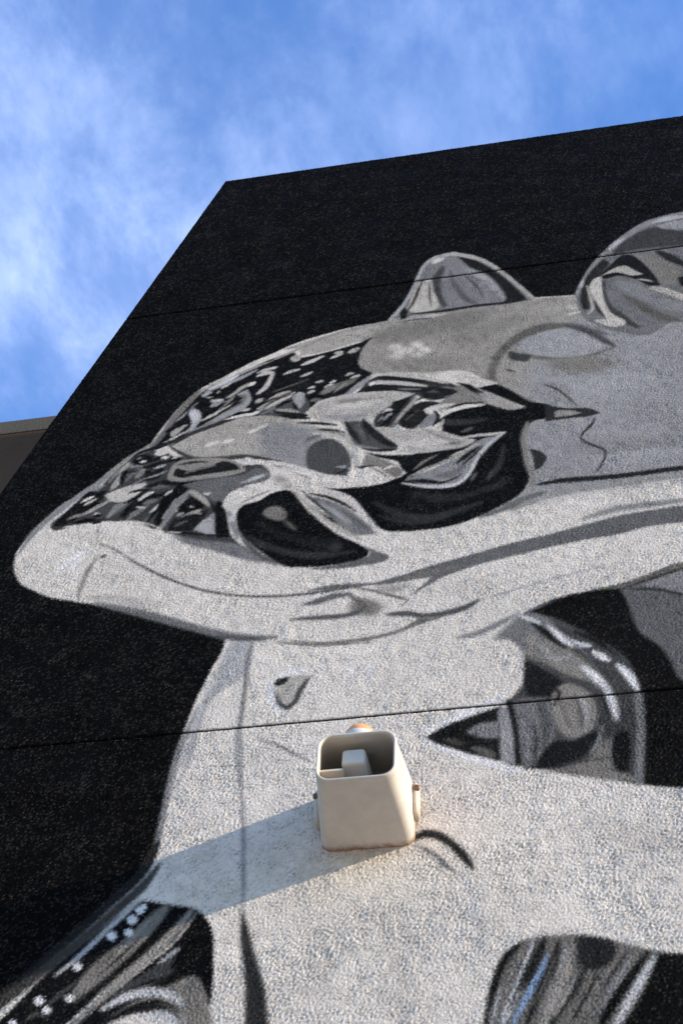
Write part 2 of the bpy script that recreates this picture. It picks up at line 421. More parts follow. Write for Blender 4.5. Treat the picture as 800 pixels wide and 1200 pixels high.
 (165,2,3,[1076,7113,1109,7091,1139,7072,1140,7077,1111,7105,1077,7118]),
 (60,1,7,[933,7148,906,7018,921,6887,965,6783,1030,6699,1038,6716,988,6830,949,6922,938,7022,944,7143]),
 (85,2,11,[1000,6980,1052,6867,1117,6755,1210,6708,1215,6728,1135,6810,1074,6918,1008,6999]),
 (125,1,14,[994,7098,1045,6976,1153,6828,1288,6780,1296,6813,1179,6919,1077,7064,1006,7128]),
 (172,2,4,[1117,7018,1173,6956,1234,6888,1334,6848,1338,6865,1247,6935,1187,7003,1121,7035]),
 (182,2,4,[871,7087,896,7165,931,7179,922,7057,922,6952,940,6852,984,6783,984,6748,948,6736,902,6762,862,6815,918,6808,897,6885,883,6992]),
 (40,1,4,[879,6976,880,6894,907,6828,912,6835,897,6910,885,6979]),
 (172,2,4,[861,7119,862,7010,863,6910,842,6873,844,6867,873,6904,872,7013,865,7120]),
 (170,1,4,[834,7095,848,7126,855,7167,850,7172,836,7141,829,7100]),
 (190,0,4,[760,6881,789,6881,817,6895,817,6902,788,6902,759,6888]),
 (185,0,4,[765,6961,783,6928,809,6927,810,6933,787,6945,767,6966]),
 (95,1,11,[668,6800,764,6776,834,6724,906,6677,910,6690,842,6762,769,6817,669,6814]),
 (150,1,7,[531,6680,613,6758,702,6777,786,6742,863,6640,885,6594,820,6550,718,6548,586,6613]),
 (92,2,9,[430,6469,460,6575,513,6675,583,6743,670,6776,755,6788,756,6810,668,6839,573,6803,495,6726,434,6610,420,6476]),
 (72,1,7,[747,6793,830,6702,882,6621,925,6577,931,6590,898,6659,843,6744,751,6809]),
 (98,2,7,[928,6588,818,6550,718,6548,620,6584,536,6629,534,6620,616,6559,716,6522,819,6524,928,6579]),
 (62,1,5,[505,6653,552,6621,592,6598,575,6548,528,6566,499,6600]),
 (100,2,10,[456,6609,407,6498,430,6359,493,6268,578,6232,582,6254,509,6327,459,6398,444,6485,467,6595]),
 (40,1,2,[481,6509,500,6495,524,6480,524,6484,502,6506,481,6513]),
 (55,1,3,[624,6366,665,6320,699,6264,739,6182,742,6186,706,6277,671,6336,625,6372]),
 (120,2,27,[646,6500,774,6405,911,6444,914,6493,785,6545,651,6549]),
 (17,1,3,[-957,6205,-903,6358,-852,6506,-777,6627,-597,6763,-473,6840,-400,6858,-371,6808,-250,6828,-123,6869,-58,6910,-103,6821,-117,6713,-101,6654,-57,6610,-77,6555,-161,6463,-266,6455,-297,6385,-348,6371,-524,6384,-629,6375,-713,6343,-859,6251]),
 (150,2,3,[-896,6367,-841,6498,-774,6626,-689,6681,-593,6747,-496,6807,-498,6813,-599,6765,-695,6698,-782,6642,-849,6511,-899,6372]),
 (95,1,5,[-948,6205,-901,6303,-864,6427,-871,6437,-921,6331,-955,6215]),
 (148,1,3,[-764,6614,-685,6650,-609,6693,-550,6749,-552,6757,-617,6717,-693,6673,-766,6622]),
 (140,2,3,[-496,6807,-399,6863,-273,6941,-163,6986,-8,7012,-9,7019,-166,7005,-277,6959,-404,6881,-498,6813]),
 (155,0,3,[-695,6627,-674,6644,-656,6665,-658,6670,-680,6660,-698,6632]),
 (175,0,3,[-551,6722,-511,6733,-472,6745,-474,6752,-516,6755,-553,6729]),
 (178,0,3,[-548,6691,-511,6699,-492,6703,-499,6659,-515,6607,-539,6559,-534,6549,-500,6580,-482,6640,-477,6716,-518,6734,-551,6703]),
 (115,2,3,[-653,6550,-612,6593,-580,6624,-555,6640,-557,6649,-588,6651,-623,6617,-657,6558]),
 (112,2,3,[-647,6474,-621,6540,-579,6583,-565,6521,-588,6461,-635,6433]),
 (26,1,3,[-632,6487,-607,6513,-591,6542,-595,6551,-618,6536,-636,6495]),
 (130,2,3,[-750,6392,-689,6463,-648,6519,-629,6559,-632,6565,-657,6536,-697,6480,-753,6398]),
 (150,1,3,[-779,6603,-744,6567,-716,6583,-718,6592,-747,6594,-778,6612]),
 (135,2,3,[-731,6527,-700,6531,-666,6513,-665,6521,-703,6558,-734,6536]),
 (22,1,4,[-761,6519,-730,6479,-706,6507,-711,6520,-735,6519,-760,6531]),
 (110,1,4,[-787,6547,-809,6518,-820,6463,-815,6457,-795,6498,-782,6539]),
 (160,1,3,[-817,6485,-794,6500,-769,6475,-754,6414,-769,6367,-778,6326,-799,6349,-795,6404]),
 (150,2,3,[-869,6329,-838,6346,-809,6378,-812,6387,-848,6370,-873,6337]),
 (130,2,3,[-843,6294,-809,6319,-782,6361,-785,6367,-818,6336,-846,6300]),
 (135,2,3,[-745,6354,-683,6405,-634,6445,-578,6469,-579,6475,-640,6461,-689,6420,-748,6359]),
 (120,1,3,[-817,6306,-730,6350,-658,6391,-660,6397,-736,6369,-819,6313]),
 (182,0,2,[-658,6385,-594,6391,-541,6392,-508,6409,-510,6415,-545,6409,-598,6408,-659,6391]),
 (170,0,2,[-591,6428,-573,6438,-554,6445,-555,6451,-578,6454,-593,6433]),
 (150,0,2,[-536,6486,-518,6498,-503,6511,-505,6516,-523,6511,-538,6491]),
 (178,0,3,[-434,6681,-401,6694,-367,6706,-368,6714,-406,6715,-436,6688]),
 (178,0,2,[-359,6650,-337,6652,-310,6673,-312,6680,-341,6672,-361,6657]),
 (178,0,3,[-239,6766,-212,6774,-185,6795,-187,6803,-217,6795,-241,6773]),
 (178,0,2,[-167,6612,-152,6616,-132,6624,-133,6631,-156,6636,-169,6619]),
 (178,0,2,[-144,6587,-126,6590,-106,6598,-107,6605,-130,6610,-146,6594]),
 (178,0,2,[-291,6587,-276,6584,-259,6593,-260,6600,-279,6604,-292,6594]),
 (178,0,2,[-232,6568,-217,6571,-205,6581,-206,6588,-222,6591,-234,6574]),
 (178,0,2,[-320,6548,-305,6545,-292,6555,-294,6562,-309,6565,-322,6555]),
 (178,0,2,[-321,6509,-306,6513,-290,6521,-292,6528,-311,6532,-323,6516]),
 (178,0,2,[-252,6539,-233,6542,-214,6557,-216,6564,-238,6562,-254,6546]),
 (178,0,3,[-223,6804,-204,6800,-186,6809,-187,6817,-207,6821,-224,6812]),
 (178,0,3,[-494,6743,-478,6740,-465,6750,-467,6757,-483,6761,-496,6750]),
 (185,0,3,[-361,6738,-313,6753,-269,6793,-272,6803,-320,6781,-364,6748]),
 (168,2,4,[-163,6794,-139,6792,-116,6819,-119,6831,-147,6827,-166,6807]),
 (158,2,3,[-415,6812,-395,6835,-368,6821,-373,6787,-398,6779]),
 (80,2,2,[-474,6551,-397,6583,-322,6623,-323,6627,-400,6594,-475,6555]),
 (98,2,5,[-311,6445,-235,6545,-166,6575,-113,6590,-179,6474,-230,6447]),
 (24,1,4,[-277,6470,-223,6510,-188,6515,-207,6467,-248,6451]),
 (140,1,3,[-56,6602,-118,6541,-170,6465,-166,6452,-104,6506,-51,6590]),
 (72,1,4,[-526,6410,-462,6479,-376,6524,-327,6481,-307,6388,-363,6343,-469,6353]),
 (158,2,3,[-515,6416,-451,6471,-372,6526,-374,6535,-459,6496,-518,6424]),
 (110,1,3,[-499,6388,-441,6433,-382,6471,-384,6478,-448,6452,-501,6395]),
 (148,1,3,[-462,6398,-385,6386,-311,6328,-310,6336,-385,6411,-463,6407]),
 (148,1,4,[-379,6512,-344,6524,-328,6443,-347,6402,-379,6467]),
 (24,1,3,[-458,6358,-380,6331,-296,6317,-296,6328,-382,6363,-459,6369]),
 (110,2,3,[-906,6346,-856,6450,-807,6564,-784,6633,-790,6645,-827,6596,-877,6480,-913,6356]),
 (160,0,2,[-781,6641,-712,6688,-675,6733,-677,6738,-718,6702,-783,6646]),
 (195,1,2,[-750,6632,-679,6674,-628,6723,-631,6731,-688,6698,-753,6641]),
 (165,1,2,[-776,6591,-757,6621,-731,6615,-743,6586]),
 (185,0,2,[-695,6635,-672,6646,-653,6671,-656,6677,-678,6661,-697,6641]),
 (170,0,2,[-711,6601,-703,6603,-697,6611,-699,6616,-708,6616,-713,6606]),
 (14,1,2,[-792,6584,-772,6584,-732,6579,-678,6549,-666,6556,-661,6572,-702,6581,-735,6607,-767,6578]),
 (155,2,2,[-665,6548,-628,6575,-603,6613,-552,6645,-554,6652,-610,6632,-636,6593,-667,6554]),
 (198,0,2,[-578,6625,-561,6628,-550,6646,-552,6655,-570,6654,-581,6634]),
 (148,1,2,[-616,6561,-584,6567,-576,6531,-594,6489,-633,6455,-706,6391,-702,6380,-620,6421,-578,6458,-555,6518,-581,6601,-620,6574]),
 (18,1,2,[-636,6513,-616,6516,-603,6538,-607,6549,-627,6548,-640,6523]),
 (125,2,2,[-692,6482,-661,6506,-634,6538,-636,6545,-668,6524,-695,6489]),
 (180,0,2,[-751,6398,-683,6442,-639,6493,-641,6499,-691,6461,-753,6405]),
 (12,1,2,[-752,6415,-702,6452,-660,6516,-665,6525,-714,6478,-756,6424]),
 (140,1,2,[-732,6561,-674,6532,-697,6498,-727,6497]),
 (195,0,2,[-724,6540,-698,6534,-675,6540,-676,6546,-702,6552,-725,6546]),
 (14,1,2,[-755,6510,-735,6502,-721,6518,-724,6532,-745,6542,-759,6524]),
 (182,1,2,[-814,6479,-786,6494,-765,6450,-770,6408,-785,6378,-790,6335,-799,6347,-795,6415]),
 (14,1,2,[-843,6420,-822,6441,-811,6475,-817,6487,-840,6474,-850,6431]),
 (14,1,2,[-797,6508,-770,6513,-760,6537,-764,6545,-780,6538,-800,6518]),
 (150,0,2,[-872,6324,-850,6362,-819,6370,-830,6341,-856,6304]),
 (12,1,2,[-848,6376,-840,6367,-832,6375,-833,6386,-846,6400,-851,6388]),
 (14,1,2,[-895,6342,-874,6351,-860,6375,-864,6384,-885,6374,-898,6350]),
 (175,0,2,[-895,6262,-846,6293,-797,6336,-799,6341,-851,6307,-897,6266]),
 (14,1,2,[-850,6283,-817,6301,-799,6319,-801,6325,-823,6316,-852,6288]),
 (40,1,2,[-892,6243,-782,6296,-700,6339,-646,6379,-649,6388,-708,6364,-791,6321,-895,6252]),
 (205,0,2,[-642,6386,-601,6395,-526,6406,-527,6413,-606,6414,-644,6393]),
 (182,0,2,[-593,6431,-573,6430,-555,6441,-557,6448,-577,6449,-595,6438]),
 (12,1,2,[-627,6405,-592,6410,-556,6421,-558,6430,-598,6436,-629,6414]),
 (158,0,2,[-536,6498,-520,6500,-506,6512,-508,6517,-524,6516,-538,6503]),
 (150,0,2,[-531,6484,-516,6487,-505,6499,-507,6504,-521,6501,-532,6489]),
 (160,2,2,[-523,6430,-480,6478,-427,6524,-393,6541,-394,6549,-434,6547,-489,6499,-527,6437]),
 (175,2,2,[-489,6427,-435,6466,-385,6506,-388,6515,-444,6491,-492,6435]),
 (20,1,2,[-501,6433,-451,6483,-391,6519,-392,6524,-456,6497,-503,6437]),
 (26,1,2,[-382,6458,-376,6418,-359,6392,-353,6397,-358,6431,-375,6462]),
 (155,1,2,[-361,6535,-333,6514,-336,6457,-364,6476]),
 (24,1,2,[-458,6401,-364,6339,-309,6340,-310,6355,-365,6379,-458,6415]),
 (150,2,2,[-446,6416,-393,6391,-346,6375,-346,6382,-394,6409,-446,6422]),
 (195,0,2,[-536,6408,-522,6401,-513,6411,-515,6419,-527,6424,-537,6416]),
 (14,1,2,[-448,6430,-412,6446,-376,6474,-378,6483,-420,6471,-450,6439]),
 (22,1,2,[-220,6458,-166,6483,-131,6537,-136,6549,-178,6520,-224,6471]),
 (115,2,2,[-259,6494,-227,6502,-204,6538,-209,6554,-241,6546,-264,6509]),
 (14,1,2,[-118,6640,-95,6611,-67,6597,-65,6608,-90,6645,-117,6652]),
 (12,1,2,[-310,6477,-288,6467,-253,6468,-254,6482,-291,6507,-313,6491]),
 (125,2,2,[-210,6491,-178,6528,-160,6553,-162,6559,-185,6545,-212,6497]),
 (152,2,3,[-849,6255,-779,6308,-697,6352,-612,6384,-489,6383,-380,6335,-272,6256,-167,6204,-127,6131,-94,6044,-157,5966,-220,5939,-322,5998,-391,6040,-496,6090,-634,6111,-740,6138,-810,6199]),
 (132,1,26,[-517,6308,-377,6297,-263,6224,-165,6163,-140,5968,-220,5939,-357,6022,-462,6083]),
 (44,1,3,[-856,6235,-775,6302,-693,6340,-611,6380,-613,6389,-700,6365,-785,6326,-859,6243]),
 (55,1,4,[-876,6256,-818,6176,-737,6112,-625,6095,-530,6088,-392,6035,-391,6045,-532,6117,-629,6125,-739,6141,-813,6201,-873,6264]),
 (196,0,4,[-713,6205,-684,6209,-656,6223,-659,6233,-692,6236,-716,6214]),
 (196,0,4,[-645,6215,-619,6213,-598,6229,-601,6239,-627,6241,-648,6225]),
 (196,0,4,[-547,6267,-520,6265,-500,6288,-503,6297,-528,6293,-549,6277]),
 (194,0,4,[-504,6295,-482,6295,-464,6311,-466,6320,-489,6320,-507,6304]),
 (35,1,3,[-343,6298,-266,6267,-186,6246,-186,6255,-266,6292,-343,6306]),
 (150,0,3,[-393,6316,-335,6267,-253,6231,-253,6238,-334,6285,-392,6322]),
 (35,1,3,[-270,6235,-208,6210,-150,6186,-149,6192,-208,6228,-271,6241]),
 (12,1,3,[-228,5843,-150,5823,-23,5820,40,5840,87,5869,70,5927,166,6048,222,6123,227,6211,254,6253,318,6282,400,6270,497,6225,467,6280,403,6344,365,6409,439,6411,503,6346,564,6259,643,6211,627,6125,572,6120,543,6073,522,5975,526,5837,534,5756,505,5679,436,5616,344,5558,254,5525,164,5517,75,5523,14,5538,-17,5578,-50,5644,-100,5745,-149,5796]),
 (42,1,8,[-13,5633,73,5569,181,5556,302,5616,300,5625,178,5580,75,5594,-12,5641]),
 (36,1,8,[127,5739,195,5686,273,5697,272,5707,196,5716,129,5750]),
 (80,1,4,[325,5778,341,5798,348,5827,345,5832,332,5812,322,5784]),
 (75,1,4,[390,5777,404,5798,408,5833,404,5836,393,5809,386,5781]),
 (36,1,9,[350,5706,414,5708,475,5761,472,5775,407,5748,348,5721]),
 (44,1,9,[-29,5710,71,5598,197,5565,363,5638,361,5652,193,5605,76,5636,-25,5722]),
 (32,1,12,[103,5735,226,5664,380,5699,379,5717,226,5716,104,5753]),
 (50,1,9,[450,5991,423,5865,379,5779,384,5771,439,5848,456,5988]),
 (46,1,10,[167,6217,265,6152,396,6156,396,6170,266,6194,168,6231]),
 (122,2,5,[546,6121,518,6023,519,5918,526,5816,540,5755,527,5692,532,5687,558,5753,543,5823,537,5920,537,6016,553,6116]),
 (100,1,6,[587,5670,509,5654,431,5608,343,5559,345,5548,438,5575,514,5620,588,5658]),
 (48,1,4,[-109,6478,-77,6548,-35,6579,64,6576,168,6518,254,6466,307,6409,276,6360,185,6349,100,6418,-4,6460]),
 (150,1,3,[-69,6529,-6,6527,81,6495,168,6450,169,6457,82,6517,-6,6550,-70,6538]),
 (170,2,3,[-63,6588,28,6572,133,6528,253,6456,254,6464,135,6551,28,6596,-64,6596]),
 (22,1,3,[-41,6557,64,6539,168,6489,169,6496,64,6559,-42,6564]),
 (24,1,3,[-19,6479,99,6437,201,6383,269,6357,270,6365,203,6407,100,6463,-19,6488]),
 (110,2,4,[186,6407,237,6413,287,6403,287,6412,236,6438,184,6416]),
 (118,2,5,[288,6433,332,6436,371,6389,419,6315,384,6280,301,6292,234,6270,184,6293,235,6344]),
 (166,0,3,[-313,6370,-281,6420,-213,6456,-144,6472,-39,6462,65,6438,120,6413,66,6369,5,6332,-35,6279,-102,6257,-187,6275,-257,6296,-297,6329]),
 (195,0,3,[-312,6368,-272,6419,-206,6458,-207,6463,-277,6431,-314,6372]),
 (52,1,4,[-40,6208,-35,6279,5,6332,66,6381,124,6413,114,6308,74,6220,18,6190]),
 (165,1,3,[-10,6290,11,6310,36,6316,35,6322,6,6328,-12,6295]),
 (120,1,3,[-22,6238,1,6263,40,6272,39,6279,-3,6281,-25,6243]),
 (112,1,3,[117,6398,85,6312,53,6243,19,6188,23,6178,68,6214,102,6289,123,6391]),
 (36,2,4,[54,6212,93,6301,141,6346,195,6340,228,6308,194,6279,207,6227,160,6177,101,6160]),
 (70,2,5,[102,6222,138,6257,169,6305,166,6313,130,6278,99,6230]),
 (140,1,3,[121,6168,167,6224,181,6263,207,6251,207,6203,167,6164]),
 (22,1,3,[208,6188,240,6231,216,6277,213,6272,227,6237,205,6195]),
 (178,0,3,[155,6283,196,6285,236,6288,278,6299,278,6308,234,6313,193,6309,153,6292]),
 (188,0,3,[219,6215,238,6232,276,6252,328,6265,387,6268,387,6279,327,6295,272,6282,230,6260,215,6223]),
 (70,1,5,[-156,6269,-68,6250,-39,6196,-4,6112,56,6036,21,6026,-62,6049,-113,6105,-139,6181]),
 (45,1,7,[-103,6235,-81,6177,-60,6115,-54,6118,-64,6193,-99,6243]),
 (166,0,4,[-46,6185,-13,6202,68,6161,167,6152,232,6115,296,6067,353,6038,311,6002,230,5990,134,5992,53,6014,76,6038,9,6103]),
 (120,2,6,[166,6132,230,6067,311,6033,312,6038,233,6083,168,6137]),
 (18,1,3,[-82,6061,-12,6029,63,6031,62,6038,-13,6049,-82,6068]),
 (17,1,3,[-81,6047,5,6007,134,5987,262,5994,284,5968,204,5928,141,5908,90,5874,71,5905,54,5952,-21,5995]),
 (105,2,3,[116,5883,156,5925,205,5964,204,5970,151,5940,114,5888]),
 (134,1,3,[84,5832,166,5870,294,5960,353,6027,463,6061,406,5988,362,5919,332,5849,305,5800,258,5762,165,5779]),
 (24,1,4,[275,5888,317,5926,366,5985,363,5996,307,5954,271,5897]),
 (24,1,4,[96,5819,159,5791,221,5779,222,5790,160,5823,97,5830]),
 (165,2,3,[97,5843,184,5892,280,5950,366,6010,365,6016,276,5966,180,5907,96,5848]),
 (184,1,3,[462,6070,393,6009,352,5932,324,5855,299,5803,257,5771,166,5783,72,5816,71,5810,165,5765,259,5753,306,5788,333,5843,360,5919,400,5993,464,6064]),
 (182,0,3,[296,6058,361,6057,409,6053,463,6064,463,6070,408,6070,360,6074,296,6065]),
 (75,2,3,[307,6103,325,6106,341,6125,339,6131,321,6122,306,6108]),
 (116,2,4,[-68,6027,-11,5987,54,5930,77,5882,52,5843,13,5889,-26,5940,-78,5951]),
 (195,0,3,[4,5905,27,5918,51,5923,51,5928,24,5932,3,5909]),
 (186,0,3,[265,6522,340,6492,424,6440,453,6414,405,6406,358,6404,309,6460]),
 (22,1,3,[304,6439,342,6381,389,6332,390,6337,347,6396,306,6445]),
 (152,0,3,[365,6396,417,6353,493,6274,549,6220,503,6212,439,6244,389,6316]),
 (42,1,3,[545,5937,581,5919,605,5870,580,5816,554,5795,553,5870]),
 (40,1,3,[621,6222,689,6183,783,6162,821,6119,778,6105,683,6108,613,6105]),
 (138,2,3,[656,6172,713,6160,752,6134,704,6127,652,6126]),
 (45,1,2,[802,6107,779,6058,740,6003,730,5961,764,5913,803,5879,807,5847,787,5790,767,5750,769,5746,794,5781,816,5844,809,5891,769,5927,738,5970,746,5992,786,6046,805,6104]),
 (32,1,3,[555,5705,652,5703,770,5696,889,5694,1066,5701,3564,5745,3565,5756,1068,5731,890,5724,771,5726,652,5734,555,5716]),
 (40,1,3,[121,6353,169,6374,236,6378,236,6385,167,6393,120,6360]),
 (150,2,3,[69,6183,110,6231,149,6324,146,6328,104,6242,67,6187]),
 (30,1,3,[-32,6221,19,6260,61,6317,58,6323,13,6276,-34,6227]),
 (95,1,10,[166,6078,230,6027,295,6022,295,6032,232,6054,167,6087]),
 (26,1,3,[167,5889,216,5918,262,5947,261,5953,212,5934,165,5894]),
 (100,1,9,[198,5824,263,5815,310,5874,305,5887,256,5857,196,5839]),
 (26,1,3,[368,6299,430,6231,495,6198,496,6204,434,6247,369,6305]),
 (60,1,5,[-85,6214,-49,6141,2,6067,5,6073,-41,6157,-82,6220]),
 (110,2,3,[-123,6104,-70,6065,-13,6047,-12,6053,-68,6081,-123,6110]),
 (120,2,14,[-194,6418,-106,6384,-3,6389,-4,6404,-108,6429,-195,6434]),
 (140,1,13,[-241,6317,-136,6276,-48,6300,-50,6313,-139,6314,-241,6330]),
 (22,1,3,[-688,6435,-630,6475,-592,6511,-595,6517,-637,6493,-690,6442]),
 (20,1,3,[-795,6418,-803,6374,-822,6331,-819,6326,-792,6361,-792,6415]),
 (150,1,3,[-861,6416,-834,6445,-819,6484,-822,6488,-841,6457,-863,6421]),
 (18,1,3,[-529,6445,-487,6476,-442,6510,-444,6517,-494,6494,-531,6452]),
 (26,1,2,[-38,6578,20,6574,90,6540,168,6491,211,6467,168,6479,64,6519,-24,6548]),
 (178,2,2,[-41,6595,63,6553,167,6502,236,6462,237,6468,169,6521,64,6572,-40,6602]),
 (170,2,2,[-63,6520,3,6509,90,6478,168,6454,168,6463,91,6504,3,6536,-64,6529]),
 (195,0,2,[-67,6517,-54,6515,-42,6528,-44,6537,-59,6541,-69,6526]),
 (26,1,2,[-119,6472,-71,6511,-5,6509,65,6480,168,6449,168,6428,39,6452,-48,6464]),
 (110,1,2,[47,6462,99,6444,160,6437,160,6441,99,6456,47,6466]),
 (22,1,2,[-10,6292,32,6335,27,6370,100,6389,67,6306,34,6260,14,6202,-17,6206,0,6252]),
 (195,0,2,[5,6311,18,6306,31,6312,30,6319,17,6325,5,6317]),
 (140,1,2,[-1,6242,19,6271,34,6287,32,6293,13,6287,-4,6247]),
 (148,2,2,[43,6215,90,6284,130,6376,125,6384,77,6307,39,6223]),
 (34,1,3,[-161,6266,-134,6169,-89,6094,-83,6103,-114,6193,-153,6274]),
 (30,1,3,[-89,6266,-68,6180,-5,6083,53,6041,57,6057,10,6124,-47,6213,-81,6275]),
 (85,2,4,[-110,6266,-105,6199,-71,6122,-65,6127,-87,6210,-103,6268]),
 (28,1,2,[141,6446,194,6445,270,6414,292,6389,248,6358,214,6350,159,6370,150,6405]),
 (75,1,2,[168,6406,194,6407,219,6395,219,6400,194,6423,168,6412]),
 (90,2,2,[236,6352,254,6353,270,6365,269,6372,251,6372,235,6358]),
 (30,2,2,[61,6216,77,6273,134,6334,222,6328,168,6303,157,6283,174,6245,140,6185,101,6171,68,6181]),
 (70,2,2,[85,6224,112,6251,139,6288,137,6294,106,6267,83,6229]),
 (15,1,2,[92,6267,109,6265,125,6266,126,6272,108,6283,92,6273]),
 (195,0,2,[154,6286,193,6294,270,6296,226,6285,198,6277,188,6248,171,6252]),
 (125,1,2,[171,6244,206,6238,184,6168,133,6158]),
 (14,1,2,[190,6155,222,6217,200,6275,194,6269,204,6225,185,6162]),
 (14,1,2,[243,6264,302,6283,380,6282,380,6289,301,6303,242,6270]),
 (198,0,2,[219,6210,242,6230,278,6251,327,6261,392,6267,392,6277,325,6288,274,6278,234,6255,216,6218]),
 (20,1,2,[287,6449,335,6404,392,6345,394,6353,341,6429,288,6458]),
 (150,2,2,[210,6138,230,6167,235,6200,231,6205,219,6182,206,6144]),
 (75,2,2,[295,6098,318,6098,343,6113,342,6119,316,6115,295,6104]),
 (180,0,10,[69,6058,167,6031,247,6033,247,6053,166,6088,68,6078]),
 (182,0,10,[-208,6370,-103,6356,-2,6388,-4,6405,-109,6407,-211,6388]),
 (176,0,3,[-290,6218,-218,6203,-159,6161,-126,6096,-76,5995,-110,6013,-149,6095,-198,6152,-250,6180]),
 (68,1,3,[-296,6101,-265,6148,-212,6160,-163,6115,-126,6022,-120,5948,-140,5891,-185,5889,-246,5939,-288,5980]),
 (150,1,3,[-176,5961,-147,5950,-120,5934,-119,5939,-146,5966,-176,5967]),
 (58,1,3,[-1259,5802,-1198,5915,-1120,5983,-1085,6055,-1050,6129,-976,6209,-889,6215,-829,6162,-705,6131,-594,6057,-423,6024,-423,5940,-542,5880,-583,5808,-581,5703,-527,5582,-423,5468,-601,5551,-738,5634,-881,5725,-1021,5776,-1136,5770,-1243,5757]),
 (128,1,4,[-1344,5628,-1317,5718,-1279,5799,-1221,5889,-1156,5947,-1089,6011,-1094,6023,-1172,5980,-1239,5919,-1298,5826,-1337,5742,-1351,5635]),
 (60,1,3,[-1258,5799,-1204,5871,-1147,5925,-1084,5979,-1087,5985,-1155,5941,-1212,5886,-1261,5804]),
 (18,1,3,[-1249,5784,-1220,5854,-1181,5911,-1140,5965,-1077,5975,-1087,5938,-1128,5886,-1159,5837,-1201,5781]),
 (185,0,2,[-1165,5923,-1142,5931,-1124,5954,-1126,5959,-1148,5945,-1168,5928]),
 (165,0,2,[-1143,5897,-1121,5911,-1102,5928,-1104,5932,-1127,5924,-1146,5902]),
 (112,1,3,[-1155,5823,-1105,5850,-1048,5895,-1051,5902,-1115,5871,-1159,5830]),
 (18,1,3,[-1176,5788,-1107,5783,-1051,5797,-1054,5807,-1115,5811,-1178,5797]),
 (120,1,3,[-1102,5825,-1071,5835,-1043,5819,-1042,5824,-1075,5852,-1105,5830]),
 (22,1,3,[-1047,5836,-1019,5862,-993,5890,-997,5898,-1030,5882,-1051,5842]),
 (90,2,3,[-1031,5801,-995,5833,-969,5865,-972,5870,-1003,5848,-1034,5807]),
 (182,0,3,[-1076,5953,-1008,5990,-925,6002,-914,5972,-947,5929,-988,5893,-1044,5903]),
 (18,1,3,[-1062,5892,-987,5874,-937,5913,-939,5919,-992,5890,-1063,5898]),
 (20,1,3,[-988,5788,-954,5844,-918,5879,-871,5921,-875,5931,-930,5905,-969,5867,-993,5795]),
 (22,1,3,[-837,5693,-806,5763,-780,5831,-751,5915,-759,5926,-802,5860,-828,5789,-845,5701]),
 (185,0,3,[-930,5895,-907,5906,-888,5925,-891,5933,-916,5927,-934,5902]),
 (175,0,3,[-831,5904,-810,5915,-796,5941,-800,5949,-822,5938,-835,5911]),
 (158,0,3,[-866,5804,-850,5824,-837,5852,-840,5857,-859,5837,-869,5808]),
 (125,2,3,[-937,5795,-913,5818,-893,5846,-895,5851,-921,5833,-940,5800]),
 (112,2,3,[-958,5761,-916,5806,-886,5849,-890,5856,-927,5826,-962,5768]),
 (100,2,4,[-889,5743,-852,5783,-829,5828,-834,5836,-866,5806,-894,5751]),
 (60,1,3,[-928,5740,-885,5769,-859,5801,-862,5808,-894,5788,-931,5747]),
 (128,2,4,[-820,5685,-782,5771,-753,5860,-728,5911,-734,5921,-771,5885,-801,5793,-827,5693]),
 (130,2,4,[-750,5920,-703,5859,-642,5793,-639,5801,-695,5884,-748,5929]),
 (20,1,3,[-774,5795,-748,5849,-719,5875,-665,5812,-693,5775,-738,5772]),
 (70,2,3,[-757,5815,-725,5820,-697,5805,-697,5810,-727,5837,-758,5821]),
 (30,1,3,[-786,5677,-760,5740,-711,5762,-648,5782,-674,5678,-723,5661]),
 (85,2,4,[-760,5701,-722,5710,-687,5735,-689,5740,-727,5726,-762,5706]),
 (138,1,4,[-685,5665,-654,5721,-623,5762,-604,5626]),
 (20,1,3,[-624,5826,-585,5766,-541,5600,-598,5605]),
 (125,1,5,[-573,5761,-559,5683,-521,5579,-513,5582,-535,5690,-564,5764]),
 (185,1,4,[-540,5706,-542,5692,-551,5687,-560,5695,-566,5710,-564,5725,-555,5729,-545,5721]),
 (22,1,2,[-802,5673,-692,5640,-589,5606,-589,5610,-693,5652,-802,5677]),
 (112,1,8,[-773,5650,-654,5599,-540,5565,-457,5507,-379,5423,-467,5451,-598,5526,-716,5590]),
 (205,0,4,[-986,5767,-900,5736,-811,5689,-811,5695,-901,5752,-987,5772]),
 (200,0,3,[-1202,5768,-1118,5765,-1020,5773,-1021,5778,-1121,5779,-1203,5773]),
 (20,1,3,[-998,6154,-976,6191,-935,6195,-919,6162,-946,6132,-980,6127]),
 (150,1,3,[-972,6147,-955,6150,-938,6152,-939,6157,-959,6165,-974,6152]),
 (172,2,3,[-916,6209,-891,6228,-867,6205,-867,6164,-897,6175]),
 (20,1,3,[-864,6106,-833,6131,-793,6120,-793,6130,-841,6161,-869,6115]),
 (25,1,3,[-917,6088,-879,6120,-845,6132,-847,6140,-888,6143,-921,6096]),
 (18,1,3,[-1031,6022,-1030,6079,-1012,6110,-1011,6064,-1018,6009]),
 (118,1,4,[-1072,6032,-1038,6092,-994,6137,-998,6147,-1053,6118,-1078,6040]),
 (112,1,3,[-997,6036,-969,6086,-921,6112,-924,6120,-980,6108,-1002,6042]),
 (25,1,3,[-948,6026,-902,6050,-862,6089,-866,6097,-912,6072,-952,6033]),
 (125,1,3,[-931,6001,-887,6033,-845,6064,-847,6070,-894,6049,-933,6006]),
 (105,1,3,[-976,5987,-939,6020,-909,6030,-910,6036,-946,6037,-979,5993]),
 (22,1,3,[-926,5969,-851,5972,-799,5962,-728,5937,-728,5948,-801,5995,-859,6006,-929,5981]),
